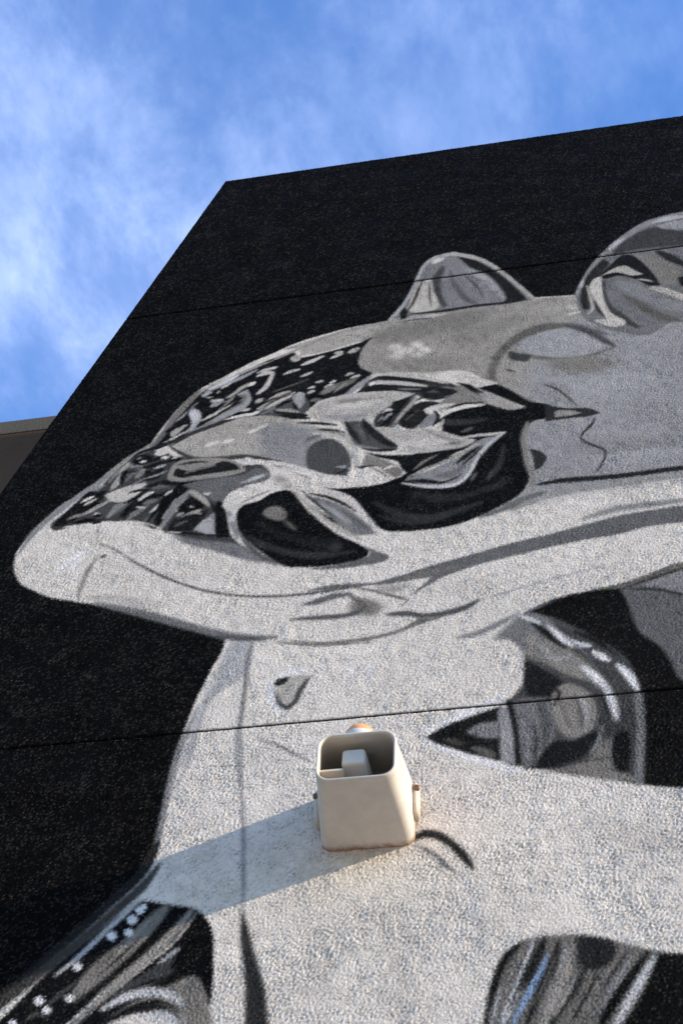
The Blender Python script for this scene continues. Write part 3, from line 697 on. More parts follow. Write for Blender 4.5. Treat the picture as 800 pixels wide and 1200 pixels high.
 (20,1,3,[-844,5916,-793,5919,-746,5930,-748,5940,-800,5948,-847,5926]),
 (90,2,3,[-896,5948,-856,5956,-816,5950,-817,5958,-861,5979,-898,5956]),
 (18,1,3,[-1065,5993,-1043,6039,-1021,6092,-1025,6098,-1056,6058,-1070,5998]),
 (20,1,3,[-983,5943,-929,5947,-889,5947,-891,5955,-935,5970,-985,5951]),
 (95,1,3,[-1057,6024,-1027,6057,-997,6069,-1000,6077,-1037,6079,-1061,6031]),
 (16,1,3,[-1140,5851,-1098,5878,-1046,5877,-1047,5886,-1107,5906,-1145,5860]),
 (16,1,3,[-957,5798,-929,5841,-897,5872,-900,5880,-940,5860,-961,5804]),
 (18,1,3,[-875,5742,-841,5803,-815,5868,-821,5876,-857,5824,-880,5748]),
 (140,1,3,[-1037,5835,-1009,5869,-985,5879,-987,5884,-1015,5882,-1040,5839]),
 (18,1,3,[-832,5714,-819,5738,-803,5781,-807,5787,-832,5754,-836,5719]),
 (150,0,3,[-775,5788,-759,5803,-751,5826,-753,5830,-766,5814,-778,5792]),
 (130,2,3,[-741,5749,-710,5765,-665,5756,-665,5762,-714,5781,-743,5755]),
 (16,1,3,[-656,5829,-636,5791,-621,5750,-617,5751,-625,5799,-653,5834]),
 (16,1,3,[-979,6123,-932,6095,-896,6130,-899,6138,-938,6119,-980,6131]),
 (140,1,3,[-1006,6118,-978,6120,-950,6113,-950,6118,-981,6135,-1007,6123]),
 (130,2,3,[-834,6007,-822,6114,-756,6130,-634,6111,-557,6062,-528,6005,-586,5988,-686,5985,-770,5984]),
 (24,1,3,[-821,6033,-808,6082,-762,6050,-679,6063,-625,6092,-567,6052,-550,6020,-640,6015,-740,6012,-777,6008]),
 (100,2,3,[-773,6033,-710,6050,-649,6066,-650,6071,-714,6065,-775,6038]),
 (22,1,3,[-809,6097,-751,6097,-683,6095,-684,6101,-754,6115,-811,6103]),
 (96,1,5,[-778,5969,-652,5978,-533,5983,-490,6020,-444,5988,-430,5941,-480,5912,-542,5880,-581,5818,-613,5813,-672,5872]),
 (190,0,2,[-682,5894,-663,5875,-650,5882,-652,5887,-664,5888,-682,5898]),
 (180,0,3,[-546,6085,-529,6082,-509,6078,-509,6084,-531,6099,-547,6091]),
 (132,1,3,[-1263,5830,-1192,5917,-1160,5965,-1117,6009,-1070,6085,-1043,6156,-1050,6166,-1089,6115,-1135,6040,-1178,5996,-1211,5946,-1270,5839]),
 (178,1,2,[-1250,5820,-1223,5860,-1195,5909,-1164,5961,-1166,5964,-1201,5918,-1229,5869,-1252,5823]),
 (14,1,2,[-1248,5787,-1236,5829,-1220,5856,-1200,5839,-1218,5802]),
 (14,1,2,[-1206,5867,-1177,5937,-1149,5987,-1118,5985,-1105,5958,-1143,5938,-1164,5914,-1176,5889,-1191,5858]),
 (14,1,2,[-1111,5951,-1088,5952,-1072,5969,-1075,5979,-1099,5980,-1115,5961]),
 (14,1,2,[-1138,5872,-1099,5905,-1074,5938,-1078,5946,-1112,5928,-1142,5880]),
 (205,0,2,[-1164,5917,-1140,5930,-1117,5949,-1120,5954,-1147,5945,-1167,5922]),
 (192,0,2,[-1148,5898,-1124,5911,-1102,5931,-1105,5936,-1130,5924,-1150,5902]),
 (140,2,2,[-1139,5834,-1086,5861,-1048,5910,-1052,5919,-1099,5887,-1143,5843]),
 (66,1,2,[-1107,5836,-1081,5878,-1044,5906,-1011,5886,-1033,5842,-1044,5811,-1074,5797]),
 (168,1,2,[-1121,5847,-1083,5874,-1049,5902,-1051,5905,-1088,5884,-1123,5851]),
 (20,1,2,[-1037,5827,-1013,5851,-996,5888,-1000,5895,-1025,5870,-1041,5834]),
 (175,0,2,[-1101,5831,-1088,5830,-1075,5833,-1076,5838,-1092,5842,-1103,5836]),
 (20,1,2,[-1101,5817,-1080,5810,-1063,5816,-1065,5824,-1086,5833,-1103,5825]),
 (14,1,2,[-1160,5780,-1118,5789,-1086,5768,-1056,5775,-1058,5784,-1089,5792,-1124,5814,-1163,5789]),
 (20,1,2,[-1182,5798,-1168,5805,-1160,5824,-1164,5831,-1180,5824,-1186,5805]),
 (120,2,2,[-1198,5813,-1163,5828,-1128,5837,-1130,5843,-1169,5845,-1200,5818]),
 (125,1,2,[-1034,5795,-1002,5849,-976,5874,-982,5888,-1022,5882,-1042,5805]),
 (15,1,2,[-971,5780,-958,5825,-946,5843,-951,5854,-977,5850,-978,5786]),
 (16,1,2,[-972,5893,-957,5895,-943,5904,-944,5910,-963,5912,-974,5899]),
 (105,2,2,[-951,5766,-936,5796,-927,5820,-932,5828,-951,5817,-957,5772]),
 (155,0,2,[-1062,6006,-1041,6080,-1041,6130,-1010,6162,-1014,6125,-1038,6086,-1029,6014,-1056,5973]),
 (12,1,2,[-1035,6057,-1023,6101,-1005,6112,-1012,6053,-1020,6010]),
 (135,2,3,[-1102,6044,-1033,6156,-965,6224,-925,6290,-929,6298,-977,6246,-1045,6177,-1106,6051]),
 (26,1,2,[-1014,6170,-981,6205,-917,6236,-862,6278,-865,6284,-923,6255,-989,6222,-1017,6176]),
 (13,1,2,[-999,6150,-994,6191,-957,6204,-919,6180,-924,6144,-963,6133]),
 (195,0,2,[-968,6148,-953,6142,-942,6149,-943,6156,-958,6161,-969,6154]),
 (115,0,2,[-984,6172,-976,6173,-964,6177,-965,6182,-980,6187,-986,6177]),
 (15,1,2,[-924,6138,-884,6155,-854,6179,-858,6188,-894,6181,-928,6147]),
 (192,0,2,[-918,6200,-900,6228,-861,6205,-869,6184,-902,6183]),
 (185,0,2,[-882,6159,-866,6151,-852,6159,-854,6167,-871,6176,-884,6167]),
 (190,0,2,[-838,6148,-826,6144,-816,6150,-818,6155,-829,6160,-839,6154]),
 (15,1,2,[-847,6135,-818,6125,-802,6141,-804,6150,-824,6149,-848,6144]),
 (182,1,2,[-906,6093,-879,6096,-858,6108,-859,6113,-883,6109,-907,6098]),
 (155,1,2,[-917,6031,-887,6037,-863,6059,-865,6064,-891,6050,-919,6036]),
 (18,1,2,[-940,6061,-922,6056,-912,6073,-916,6084,-933,6088,-944,6072]),
 (16,1,2,[-900,6053,-876,6052,-860,6077,-865,6088,-888,6083,-904,6065]),
 (24,1,2,[-933,6016,-895,6011,-860,6039,-863,6048,-903,6037,-936,6026]),
 (125,2,2,[-967,6039,-946,6056,-937,6092,-944,6103,-965,6085,-973,6049]),
 (40,1,2,[-1002,6083,-983,6079,-967,6092,-969,6100,-991,6103,-1005,6091]),
 (90,1,2,[-1005,6021,-991,6041,-981,6065,-985,6073,-1004,6059,-1010,6027]),
 (13,1,2,[-990,5878,-931,5904,-909,5962,-913,5968,-941,5922,-993,5885]),
 (198,0,2,[-934,5896,-918,5917,-895,5909,-905,5890,-925,5885]),
 (190,0,2,[-906,5924,-891,5924,-878,5932,-879,5937,-896,5940,-908,5929]),
 (13,1,2,[-927,5864,-883,5879,-832,5908,-836,5921,-896,5915,-933,5876]),
 (195,0,2,[-833,5906,-820,5931,-807,5936,-807,5913,-824,5894]),
 (108,2,2,[-909,5859,-883,5857,-858,5874,-861,5886,-893,5890,-914,5870]),
 (175,0,2,[-935,5847,-915,5833,-897,5835,-897,5841,-917,5850,-935,5853]),
 (178,0,2,[-873,5801,-850,5822,-834,5857,-837,5863,-859,5839,-877,5807]),
 (15,1,2,[-843,5807,-810,5859,-773,5920,-781,5935,-835,5898,-852,5818]),
 (14,1,2,[-975,5806,-962,5816,-957,5840,-963,5849,-979,5840,-981,5814]),
 (130,2,2,[-819,5750,-766,5827,-738,5865,-743,5878,-785,5859,-826,5761]),
 (15,1,2,[-760,5803,-742,5812,-732,5831,-735,5840,-755,5837,-765,5812]),
 (14,1,2,[-796,5950,-773,5921,-745,5919,-746,5931,-772,5953,-795,5961]),
 (15,1,2,[-858,6001,-820,5974,-795,5978,-796,5988,-823,6002,-858,6011]),
 (170,2,2,[-835,6011,-783,5983,-716,5988,-653,5991,-587,5997,-588,6002,-656,6006,-719,6003,-785,5997,-836,6016]),
 (15,1,2,[-846,5996,-775,5960,-712,5979,-714,5987,-779,5983,-847,6004]),
 (12,1,2,[-776,5952,-742,5924,-786,5872,-811,5822,-821,5761,-836,5707,-851,5740,-837,5822,-828,5874,-800,5912]),
 (14,1,2,[-883,5733,-862,5710,-839,5699,-839,5705,-861,5724,-882,5738]),
 (122,1,2,[-805,5701,-782,5782,-767,5841,-738,5885,-744,5898,-788,5872,-805,5804,-813,5708]),
 (158,2,2,[-736,5915,-693,5854,-648,5805,-644,5813,-683,5880,-733,5925]),
 (13,1,2,[-768,5800,-745,5859,-722,5875,-675,5825,-667,5802,-696,5795,-721,5805,-729,5775]),
 (150,0,2,[-723,5810,-716,5807,-709,5805,-708,5809,-717,5820,-724,5814]),
 (135,2,2,[-766,5763,-750,5762,-740,5775,-743,5782,-757,5783,-768,5771]),
 (148,2,2,[-712,5767,-690,5769,-675,5783,-677,5790,-696,5787,-715,5774]),
 (150,0,2,[-709,5735,-703,5734,-698,5737,-699,5741,-706,5747,-711,5739]),
 (24,1,2,[-789,5674,-784,5726,-771,5749,-745,5738,-732,5762,-675,5758,-655,5774,-664,5737,-683,5701,-698,5660,-740,5673]),
 (75,2,2,[-766,5695,-742,5705,-718,5725,-720,5730,-749,5720,-768,5700]),
 (155,1,2,[-688,5670,-661,5717,-623,5730,-606,5631,-643,5636]),
 (16,1,2,[-799,5667,-708,5641,-607,5615,-607,5619,-709,5654,-800,5672]),
 (155,0,2,[-796,5675,-766,5659,-734,5657,-734,5661,-767,5669,-797,5678]),
 (12,1,2,[-619,5835,-600,5817,-578,5760,-566,5700,-548,5601,-597,5609,-612,5747,-621,5788]),
 (195,0,2,[-673,5878,-662,5875,-652,5882,-653,5887,-665,5890,-675,5883]),
 (130,2,3,[-834,6007,-822,6114,-756,6130,-634,6111,-557,6062,-528,6005,-586,5988,-686,5985,-770,5984]),
 (24,1,3,[-821,6033,-808,6082,-762,6050,-679,6063,-625,6092,-567,6052,-550,6020,-640,6015,-740,6012,-777,6008]),
 (100,2,3,[-773,6033,-710,6050,-649,6066,-650,6071,-714,6065,-775,6038]),
 (22,1,3,[-809,6097,-751,6097,-683,6095,-684,6101,-754,6115,-811,6103]),
 (195,0,3,[-595,5799,-580,5866,-528,5905,-464,5920,-426,5941,-441,5999,-495,6072,-419,6051,-329,6000,-233,5936,-146,5881,-58,5930,-19,5928,14,5883,40,5840,-23,5820,-150,5823,-228,5843,-227,5821,-174,5790,-108,5726,-68,5647,-145,5717,-212,5792,-278,5826,-328,5851,-377,5855,-441,5845,-486,5811,-532,5782,-574,5759]),
 (110,2,3,[-526,5795,-471,5830,-422,5856,-423,5860,-474,5840,-528,5799]),
 (160,0,13,[-423,5929,-396,5895,-349,5852,-341,5868,-381,5950,-423,5951]),
 (195,0,3,[-219,5923,-141,5897,-88,5876,-100,5846,-168,5858]),
 (112,1,5,[-276,5799,-211,5766,-145,5717,-80,5639,-29,5560,-13,5523,-101,5534,-172,5615,-239,5714]),
 (160,2,4,[-346,5850,-286,5752,-216,5646,-149,5564,-61,5488,-59,5497,-141,5588,-206,5668,-275,5773,-343,5858]),
 (30,1,3,[-285,5802,-239,5720,-197,5646,-161,5610,-158,5616,-188,5663,-229,5736,-281,5808]),
 (22,1,3,[-271,5810,-197,5763,-142,5718,-88,5663,-86,5668,-137,5735,-194,5783,-271,5817]),
 (188,0,2,[-234,5825,-166,5775,-111,5714,-57,5628,-54,5631,-105,5727,-162,5791,-233,5831]),
 (11,1,3,[-537,5741,-516,5785,-453,5805,-424,5837,-360,5852,-329,5825,-271,5714,-209,5622,-144,5541,-75,5481,-37,5436,-42,5404,-86,5384,-175,5375,-249,5378,-325,5395,-374,5436,-442,5514,-496,5587,-525,5652]),
 (92,1,3,[-62,5474,-14,5432,35,5392,20,5366,-56,5356,-159,5354,-255,5370,-136,5378,-39,5404,-34,5436]),
 (112,2,5,[-436,5723,-420,5751,-385,5756,-350,5713,-350,5672,-378,5667,-418,5694]),
 (75,2,6,[-361,5670,-336,5622,-305,5595,-302,5602,-326,5644,-357,5677]),
 (46,1,7,[-485,5561,-364,5480,-269,5440,-178,5442,-179,5450,-270,5464,-363,5503,-484,5569]),
 (46,1,12,[-132,5476,-139,5453,-157,5446,-177,5460,-187,5485,-180,5509,-161,5516,-141,5502]),
 (44,1,9,[-482,5590,-365,5483,-222,5420,-88,5435,-89,5445,-224,5449,-362,5510,-480,5599]),
 (26,1,15,[-340,5560,-243,5486,-150,5498,-152,5519,-243,5543,-338,5580]),
 (24,1,12,[-458,5664,-393,5588,-307,5538,-305,5552,-384,5628,-455,5677]),
 (85,1,5,[-529,5640,-488,5548,-430,5464,-361,5402,-358,5409,-422,5482,-478,5562,-525,5644]),
 (150,1,6,[-237,5751,-173,5670,-105,5595,-102,5601,-165,5690,-234,5758]),
 (85,1,5,[-145,5683,-89,5607,-42,5545,-39,5550,-82,5622,-143,5689]),
 (195,0,2,[-325,5843,-256,5743,-187,5651,-185,5654,-252,5752,-324,5847]),
 (60,1,2,[-306,5840,-237,5739,-168,5648,-166,5651,-233,5749,-304,5843]),
 (70,1,4,[-469,5531,-402,5448,-326,5393,-325,5397,-398,5460,-468,5535]),
 (170,1,5,[-536,5925,-480,5940,-444,5962,-446,5970,-486,5963,-538,5932]),
 (120,1,6,[-424,6020,-338,5957,-267,5896,-266,5902,-335,5978,-423,6028]),
 (26,1,3,[-179,5913,-146,5925,-123,5963,-125,5967,-151,5937,-181,5918]),
 (215,0,3,[-389,5997,-286,5928,-185,5870,-184,5875,-284,5943,-388,6003]),
 (215,0,3,[-568,5824,-518,5858,-463,5885,-465,5890,-524,5874,-570,5829]),
 (125,2,3,[-59,5944,-15,5898,26,5851,28,5856,-10,5911,-58,5949]),
 (30,1,3,[-91,5946,-52,5940,-7,5935,-7,5938,-52,5951,-91,5949]),
 (205,0,3,[-75,5870,-31,5876,7,5854,8,5861,-32,5897,-76,5877]),
 (24,1,3,[-111,5954,-77,5931,-52,5943,-53,5948,-78,5948,-110,5960]),
 (100,1,5,[-310,6142,-289,6163,-246,6186,-249,6197,-299,6191,-314,6150]),
 (150,1,6,[-130,6060,-107,5986,-106,5924,-100,5921,-91,5990,-126,6064]),
 (22,1,3,[109,5879,167,5902,217,5934,216,5939,164,5915,108,5883]),
 (185,0,2,[122,5850,199,5886,268,5930,267,5934,196,5896,121,5853]),
 (18,1,3,[181,5790,244,5784,291,5822,290,5827,242,5798,181,5795]),
 (20,1,3,[293,5881,334,5918,378,5991,376,5996,328,5932,291,5886]),
 (160,2,2,[214,5897,262,5923,310,5955,309,5959,260,5933,213,5901]),
 (94,1,4,[-38,5253,77,5284,163,5315,308,5355,454,5396,600,5427,717,5458,834,5485,921,5494,1036,5502,3523,5531,3502,5425,1022,5409,910,5405,794,5379,709,5371,594,5353,450,5323,335,5296,220,5252,140,5203,178,5259,77,5248,6,5242]),
 (105,2,7,[72,5254,165,5266,264,5294,263,5304,161,5293,71,5263]),
 (130,1,9,[691,5476,810,5502,953,5510,1125,5528,1126,5539,955,5543,809,5535,690,5488]),
 (78,1,3,[-9,5256,-125,5251,-270,5243,-418,5257,-540,5289,-651,5343,-769,5422,-876,5510,-934,5565,-935,5561,-879,5498,-771,5409,-652,5330,-539,5276,-417,5244,-269,5230,-124,5238,-9,5251]),
 (120,1,3,[-915,5546,-953,5586,-998,5624,-1043,5648,-1043,5644,-999,5612,-955,5575,-916,5543]),
 (92,1,6,[-253,5176,-199,5176,-149,5194,-88,5207,-89,5218,-155,5225,-206,5206,-255,5187]),
 (92,1,6,[-235,5249,-153,5247,-80,5244,-20,5251,-21,5259,-82,5267,-156,5270,-236,5257]),
 (112,2,17,[17,5127,1,5097,-39,5089,-79,5109,-97,5145,-82,5176,-42,5184,-1,5163]),
 (100,2,8,[-111,5215,-71,5161,-31,5113,-26,5121,-58,5187,-107,5225]),
 (80,1,6,[-289,5109,-202,5097,-117,5092,-64,5102,-38,5141,-42,5148,-71,5127,-120,5118,-205,5122,-290,5118]),
 (98,2,3,[-81,5240,-9,5206,54,5170,96,5151,72,5121,74,5117,105,5155,57,5184,-7,5221,-81,5245]),
 (100,1,3,[113,5175,151,5204,198,5236,197,5241,146,5218,111,5179]),
 (150,0,14,[-8,5219,50,5195,107,5210,106,5225,48,5240,-9,5234]),
 (78,1,5,[29,5086,93,5072,154,5050,220,5053,290,5072,337,5117,333,5126,284,5101,216,5082,154,5079,93,5101,28,5097]),
 (112,2,4,[-282,5005,-168,4971,-56,4971,54,4988,137,5025,218,5052,217,5058,133,5043,51,5006,-59,4990,-169,4989,-282,5012]),
 (110,2,5,[103,5027,159,5035,204,5045,203,5053,155,5060,101,5035]),
 (165,1,4,[335,5111,442,5142,554,5176,751,5226,750,5230,553,5187,440,5153,334,5115]),
 (188,0,14,[-171,5050,-58,5038,38,5040,38,5057,-62,5088,-174,5068]),
 (193,0,22,[221,5136,450,5199,729,5273,728,5298,441,5269,216,5159]),
 (150,0,4,[-1061,5768,-1068,5717,-1053,5660,-1027,5621,-1025,5624,-1045,5664,-1057,5713,-1057,5765]),
 (70,0,3,[-1018,5554,-1008,5556,-998,5565,-1001,5572,-1016,5575,-1022,5560]),
 (135,0,5,[-1030,5581,-1056,5526,-1069,5445,-1072,5377,-1058,5318,-1053,5316,-1055,5369,-1052,5432,-1039,5510,-1024,5575]),
 (222,1,7,[-1171,5491,-1139,5538,-1104,5580,-1068,5611,-1071,5619,-1117,5604,-1154,5559,-1177,5498]),
 (222,1,7,[-1125,5485,-1105,5525,-1085,5570,-1089,5576,-1118,5541,-1130,5490]),
 (222,0,7,[-1172,5550,-1149,5560,-1133,5583,-1137,5589,-1159,5579,-1175,5556]),
 (170,0,15,[-1041,5334,-873,5276,-774,5231,-773,5245,-875,5321,-1043,5351]),
 (205,0,9,[-576,5333,-467,5294,-361,5277,-361,5287,-468,5321,-576,5343]),
 (205,0,11,[-627,5260,-501,5193,-381,5166,-381,5175,-501,5219,-627,5269]),
 (17,1,4,[-620,4012,-534,3993,-456,3970,-408,3901,-393,3795,-385,3675,-494,3715,-621,3674,-690,3572,-1006,3432,-1045,3571,-936,3671,-831,3815,-733,3914,-663,3982]),
 (34,1,3,[-606,4221,-629,4160,-656,4100,-704,4042,-782,3948,-877,3838,-969,3736,-1080,3605,-1072,3597,-947,3714,-855,3814,-760,3924,-682,4017,-633,4077,-602,4141,-596,4216]),
 (60,2,5,[-588,4140,-633,4075,-688,4010,-767,3920,-863,3821,-957,3726,-1057,3603,-1049,3596,-935,3703,-842,3797,-745,3895,-666,3985,-610,4051,-579,4132]),
 (175,1,4,[-621,4025,-656,3987,-705,3930,-761,3857,-818,3793,-814,3789,-752,3846,-695,3919,-646,3976,-618,4021]),
 (112,2,7,[-550,3995,-612,3936,-665,3871,-731,3797,-761,3722,-748,3710,-694,3759,-629,3831,-574,3896,-536,3982]),
 (14,1,4,[-517,3984,-568,3912,-640,3802,-716,3691,-710,3685,-620,3783,-548,3893,-510,3977]),
 (135,2,6,[-473,3975,-539,3889,-603,3816,-683,3730,-745,3635,-739,3629,-665,3710,-584,3795,-519,3869,-466,3968]),
 (60,1,9,[-474,3889,-521,3820,-591,3777,-655,3725,-647,3712,-567,3740,-492,3787,-462,3880]),
 (15,1,5,[-462,3946,-431,3924,-404,3874,-392,3770,-389,3690,-418,3746,-469,3775,-495,3803,-477,3853]),
 (150,1,4,[-542,3804,-517,3821,-493,3847,-497,3852,-527,3835,-545,3809]),
 (112,2,5,[-641,3664,-560,3707,-487,3746,-438,3765,-411,3726,-383,3658,-357,3528,-479,3536,-440,3614,-488,3672,-576,3669]),
 (185,1,5,[-669,3677,-605,3705,-538,3714,-484,3694,-455,3672,-451,3677,-478,3713,-542,3737,-615,3726,-673,3684]),
 (30,1,5,[-676,3623,-592,3660,-521,3664,-478,3639,-441,3589,-434,3592,-464,3656,-522,3691,-605,3686,-682,3632]),
 (182,1,6,[-551,3638,-516,3641,-483,3627,-460,3602,-452,3605,-470,3649,-520,3670,-556,3648]),
 (11,1,3,[-454,3959,-416,3918,-399,3847,-389,3744,-388,3680,-413,3741,-463,3780,-509,3788,-498,3824,-472,3885]),
 (155,2,2,[-460,3960,-508,3877,-577,3804,-649,3729,-647,3727,-572,3798,-502,3871,-458,3958]),
 (11,1,2,[-444,3938,-493,3870,-553,3818,-610,3762,-607,3758,-545,3807,-483,3860,-440,3934]),
 (11,1,2,[-583,3994,-628,3934,-675,3871,-672,3867,-618,3924,-579,3990]),
 (178,1,2,[-666,3745,-719,3686,-769,3630,-767,3628,-714,3681,-664,3743]),
 (80,2,2,[-637,3894,-676,3846,-709,3805,-707,3802,-670,3839,-635,3891]),
 (130,2,2,[-585,3949,-627,3895,-664,3848,-662,3846,-621,3888,-583,3947]),
 (11,1,2,[-602,3896,-652,3838,-698,3783,-696,3781,-646,3832,-600,3894]),
 (95,2,3,[-510,3765,-547,3761,-587,3735,-585,3732,-542,3751,-509,3761]),
 (11,1,2,[-608,3734,-543,3751,-492,3765,-493,3769,-547,3761,-610,3737]),
 (160,1,2,[-538,3809,-511,3825,-489,3850,-492,3854,-519,3836,-541,3813]),
 (12,1,2,[-638,3647,-577,3684,-513,3689,-460,3659,-459,3662,-513,3699,-581,3693,-640,3650]),
 (190,1,2,[-646,3691,-586,3710,-516,3714,-517,3718,-590,3723,-648,3695]),
 (60,1,3,[-754,3773,-795,3738,-828,3693,-825,3689,-785,3728,-750,3769]),
 (120,2,2,[-428,3747,-406,3695,-391,3646,-389,3647,-400,3697,-426,3747]),
 (215,1,2,[-668,3903,-670,3893,-680,3890,-691,3895,-697,3906,-694,3915,-685,3919,-674,3914]),
 (215,1,2,[-746,3814,-748,3806,-756,3803,-766,3807,-771,3816,-769,3824,-761,3827,-751,3823]),
 (215,1,2,[-828,3718,-830,3709,-839,3706,-850,3711,-856,3720,-854,3730,-845,3733,-834,3728]),
 (215,1,2,[-803,3689,-805,3682,-813,3679,-822,3683,-827,3691,-825,3699,-817,3702,-808,3698]),
 (215,1,2,[-748,3720,-750,3712,-758,3710,-767,3714,-772,3722,-771,3730,-763,3732,-753,3729]),
 (215,1,2,[-619,3951,-622,3941,-632,3937,-643,3943,-649,3953,-646,3963,-636,3967,-625,3962]),
 (215,1,2,[-605,3980,-607,3971,-615,3968,-625,3973,-630,3982,-628,3991,-619,3994,-610,3989]),
 (215,1,2,[-624,3910,-626,3902,-634,3899,-644,3903,-649,3912,-647,3921,-639,3924,-629,3919]),
 (215,1,2,[-599,3991,-601,3983,-608,3981,-616,3985,-620,3992,-618,4000,-611,4002,-603,3998]),
 (215,1,2,[-888,3659,-890,3652,-896,3650,-904,3653,-909,3660,-907,3666,-901,3668,-893,3665]),
 (70,2,4,[-864,3662,-840,3676,-811,3668,-811,3672,-845,3689,-867,3666]),
 (98,2,5,[277,3511,292,3600,314,3693,339,3751,375,3789,418,3810,478,3813,541,3810,622,3784,701,3755,780,3737,3170,3679,3095,3289,251,3322]),
 (18,1,5,[394,3803,349,3771,322,3715,304,3648,286,3544,293,3542,324,3642,341,3706,365,3754,399,3796]),
 (150,1,5,[334,3673,315,3623,305,3565,309,3564,327,3619,338,3671]),
 (175,1,4,[420,3806,400,3750,372,3680,337,3600,319,3543,324,3540,352,3592,387,3672,416,3743,425,3804]),
 (26,1,5,[453,3817,427,3775,398,3711,381,3661,388,3657,418,3698,447,3762,460,3813]),
 (150,3,4,[453,3761,426,3707,390,3644,344,3548,348,3545,402,3635,439,3699,457,3759]),
 (30,1,5,[483,3799,458,3740,420,3666,378,3539,385,3536,440,3655,478,3729,491,3796]),
 (135,0,8,[508,3782,481,3709,447,3637,417,3537,426,3533,473,3623,508,3697,518,3779]),
 (36,1,6,[528,3809,592,3799,625,3779,606,3719,560,3703,529,3725]),
 (36,1,6,[543,3725,508,3665,457,3594,433,3524,439,3521,472,3583,523,3653,548,3722]),
 (128,1,6,[656,3741,612,3679,558,3583,562,3580,624,3670,660,3737]),
 (14,1,4,[697,3754,637,3686,575,3597,547,3529,554,3524,594,3582,656,3669,703,3747]),
 (13,1,4,[715,3737,779,3735,3169,3677,3095,3289,555,3306,597,3523,640,3588,685,3661]),
 (120,2,2,[394,3780,363,3715,341,3632,343,3631,371,3711,397,3779]),
 (20,1,2,[429,3797,401,3731,373,3666,347,3601,350,3600,380,3662,409,3727,432,3796]),
 (80,2,3,[472,3754,444,3690,405,3616,408,3614,451,3685,475,3753]),
 (150,2,3,[522,3702,490,3646,455,3585,458,3583,497,3641,524,3700]),
 (22,1,3,[570,3698,538,3643,493,3565,496,3562,546,3637,573,3696]),
 (110,2,4,[614,3732,562,3667,518,3581,522,3578,574,3657,618,3728]),
 (45,1,3,[649,3760,614,3709,576,3651,578,3649,620,3703,651,3758]),
 (26,1,3,[559,3795,572,3757,564,3718,567,3716,583,3758,562,3797]),
 (165,1,3,[500,3791,491,3753,477,3710,479,3709,497,3751,502,3791]),
 (185,1,4,[712,3737,667,3681,620,3605,579,3524,584,3520,635,3594,682,3670,717,3733]),
]

CX0, CX1, CZ0, CZ1, CR = -1.75, 4.40, 3.0, 8.85, 0.004
GX1 = 2.30
CW, CH = int((CX1-CX0)/CR), int((CZ1-CZ0)/CR)
TINTS = ((1.085, 0.94, 0.79), (1.02, 0.935, 0.865), (1.085, 0.94, 0.775), (0.62, 0.86, 1.22))

def srgb(v):
    v = v/255.0
    return v/12.92 if v <= 0.04045 else ((v+0.055)/1.055)**2.4

def smooth_outline(p):
    n = len(p)
    out = []
    d = np.roll(p, -1, 0) - p
    ln = np.hypot(d[:, 0], d[:, 1]) + 1e-6
    corner = []
    for i in range(n):
        a, b_ = d[i-1]/ln[i-1], d[i]/ln[i]
        corner.append(a @ b_ < 0.15)
    for i in range(n):
        p0, p1, p2, p3 = p[i-1], p[i], p[(i+1) % n], p[(i+2) % n]
        m1 = (p2-p1)*0.4 if corner[i] else (p2-p0)*0.5*min(1.0, 2*ln[i]/(ln[i]+ln[i-1]))
        j = (i+1) % n
        m2 = (p2-p1)*0.4 if corner[j] else (p3-p1)*0.5*min(1.0, 2*ln[i]/(ln[i]+ln[j]))
        k = int(min(10, max(2, ln[i]/0.02)))
        for t in np.arange(k)/k:
            t2, t3 = t*t, t*t*t
            out.append((2*t3-3*t2+1)*p1 + (t3-2*t2+t)*m1 + (-2*t3+3*t2)*p2 + (t3-t2)*m2)
    return np.array(out)

def coverage(p, soft):
    pad = int(soft/CR*2.5)+3
    gx = (p[:, 0]-CX0)/CR; gz = (p[:, 1]-CZ0)/CR
    x0 = max(0, int(gx.min())-pad); x1 = min(CW, int(gx.max())+pad+2)
    z0 = max(0, int(gz.min())-pad); z1 = min(CH, int(gz.max())+pad+2)
    if x1 <= x0 or z1 <= z0: return None
    W, H = x1-x0, z1-z0
    SS = 3
    acc = np.zeros((H*SS, W+2), np.float32)          # signed coverage, summed along x
    ax, az = gx-x0, (gz-z0)*SS
    bx, bz = np.roll(ax, -1), np.roll(az, -1)
    for i in range(len(ax)):
        za, zb = az[i], bz[i]
        if za == zb: continue
        s = 1.0 if zb > za else -1.0
        lo, hi = min(za, zb), max(za, zb)
        rows = np.arange(max(0, math.ceil(lo-0.5)), min(H*SS, math.ceil(hi-0.5)))
        if len(rows) == 0: continue
        xs = ax[i] + (rows+0.5-za)/(zb-za)*(bx[i]-ax[i])
        xs = np.clip(xs, 0, W)
        k = xs.astype(int); fr = xs-k
        np.add.at(acc, (rows, k), s*(1-fr))
        np.add.at(acc, (rows, k+1), s*fr)
    cov = np.clip(np.abs(np.cumsum(acc, 1))[:, :W], 0, 1)
    cov = cov.reshape(H, SS, W).mean(1)
    sg = soft/CR*0.62
    if sg > 0.3:
        r_ = int(3*sg)+1
        kx = np.exp(-0.5*(np.arange(-r_, r_+1)/sg)**2); kx /= kx.sum()
        q = np.pad(cov, ((r_, r_), (0, 0)), mode='edge')
        cov = sum(kx[t]*q[t:t+H] for t in range(2*r_+1))
        q = np.pad(cov, ((0, 0), (r_, r_)), mode='edge')
        cov = sum(kx[t]*q[:, t:t+W] for t in range(2*r_+1))
    return x0, x1, z0, z1, cov

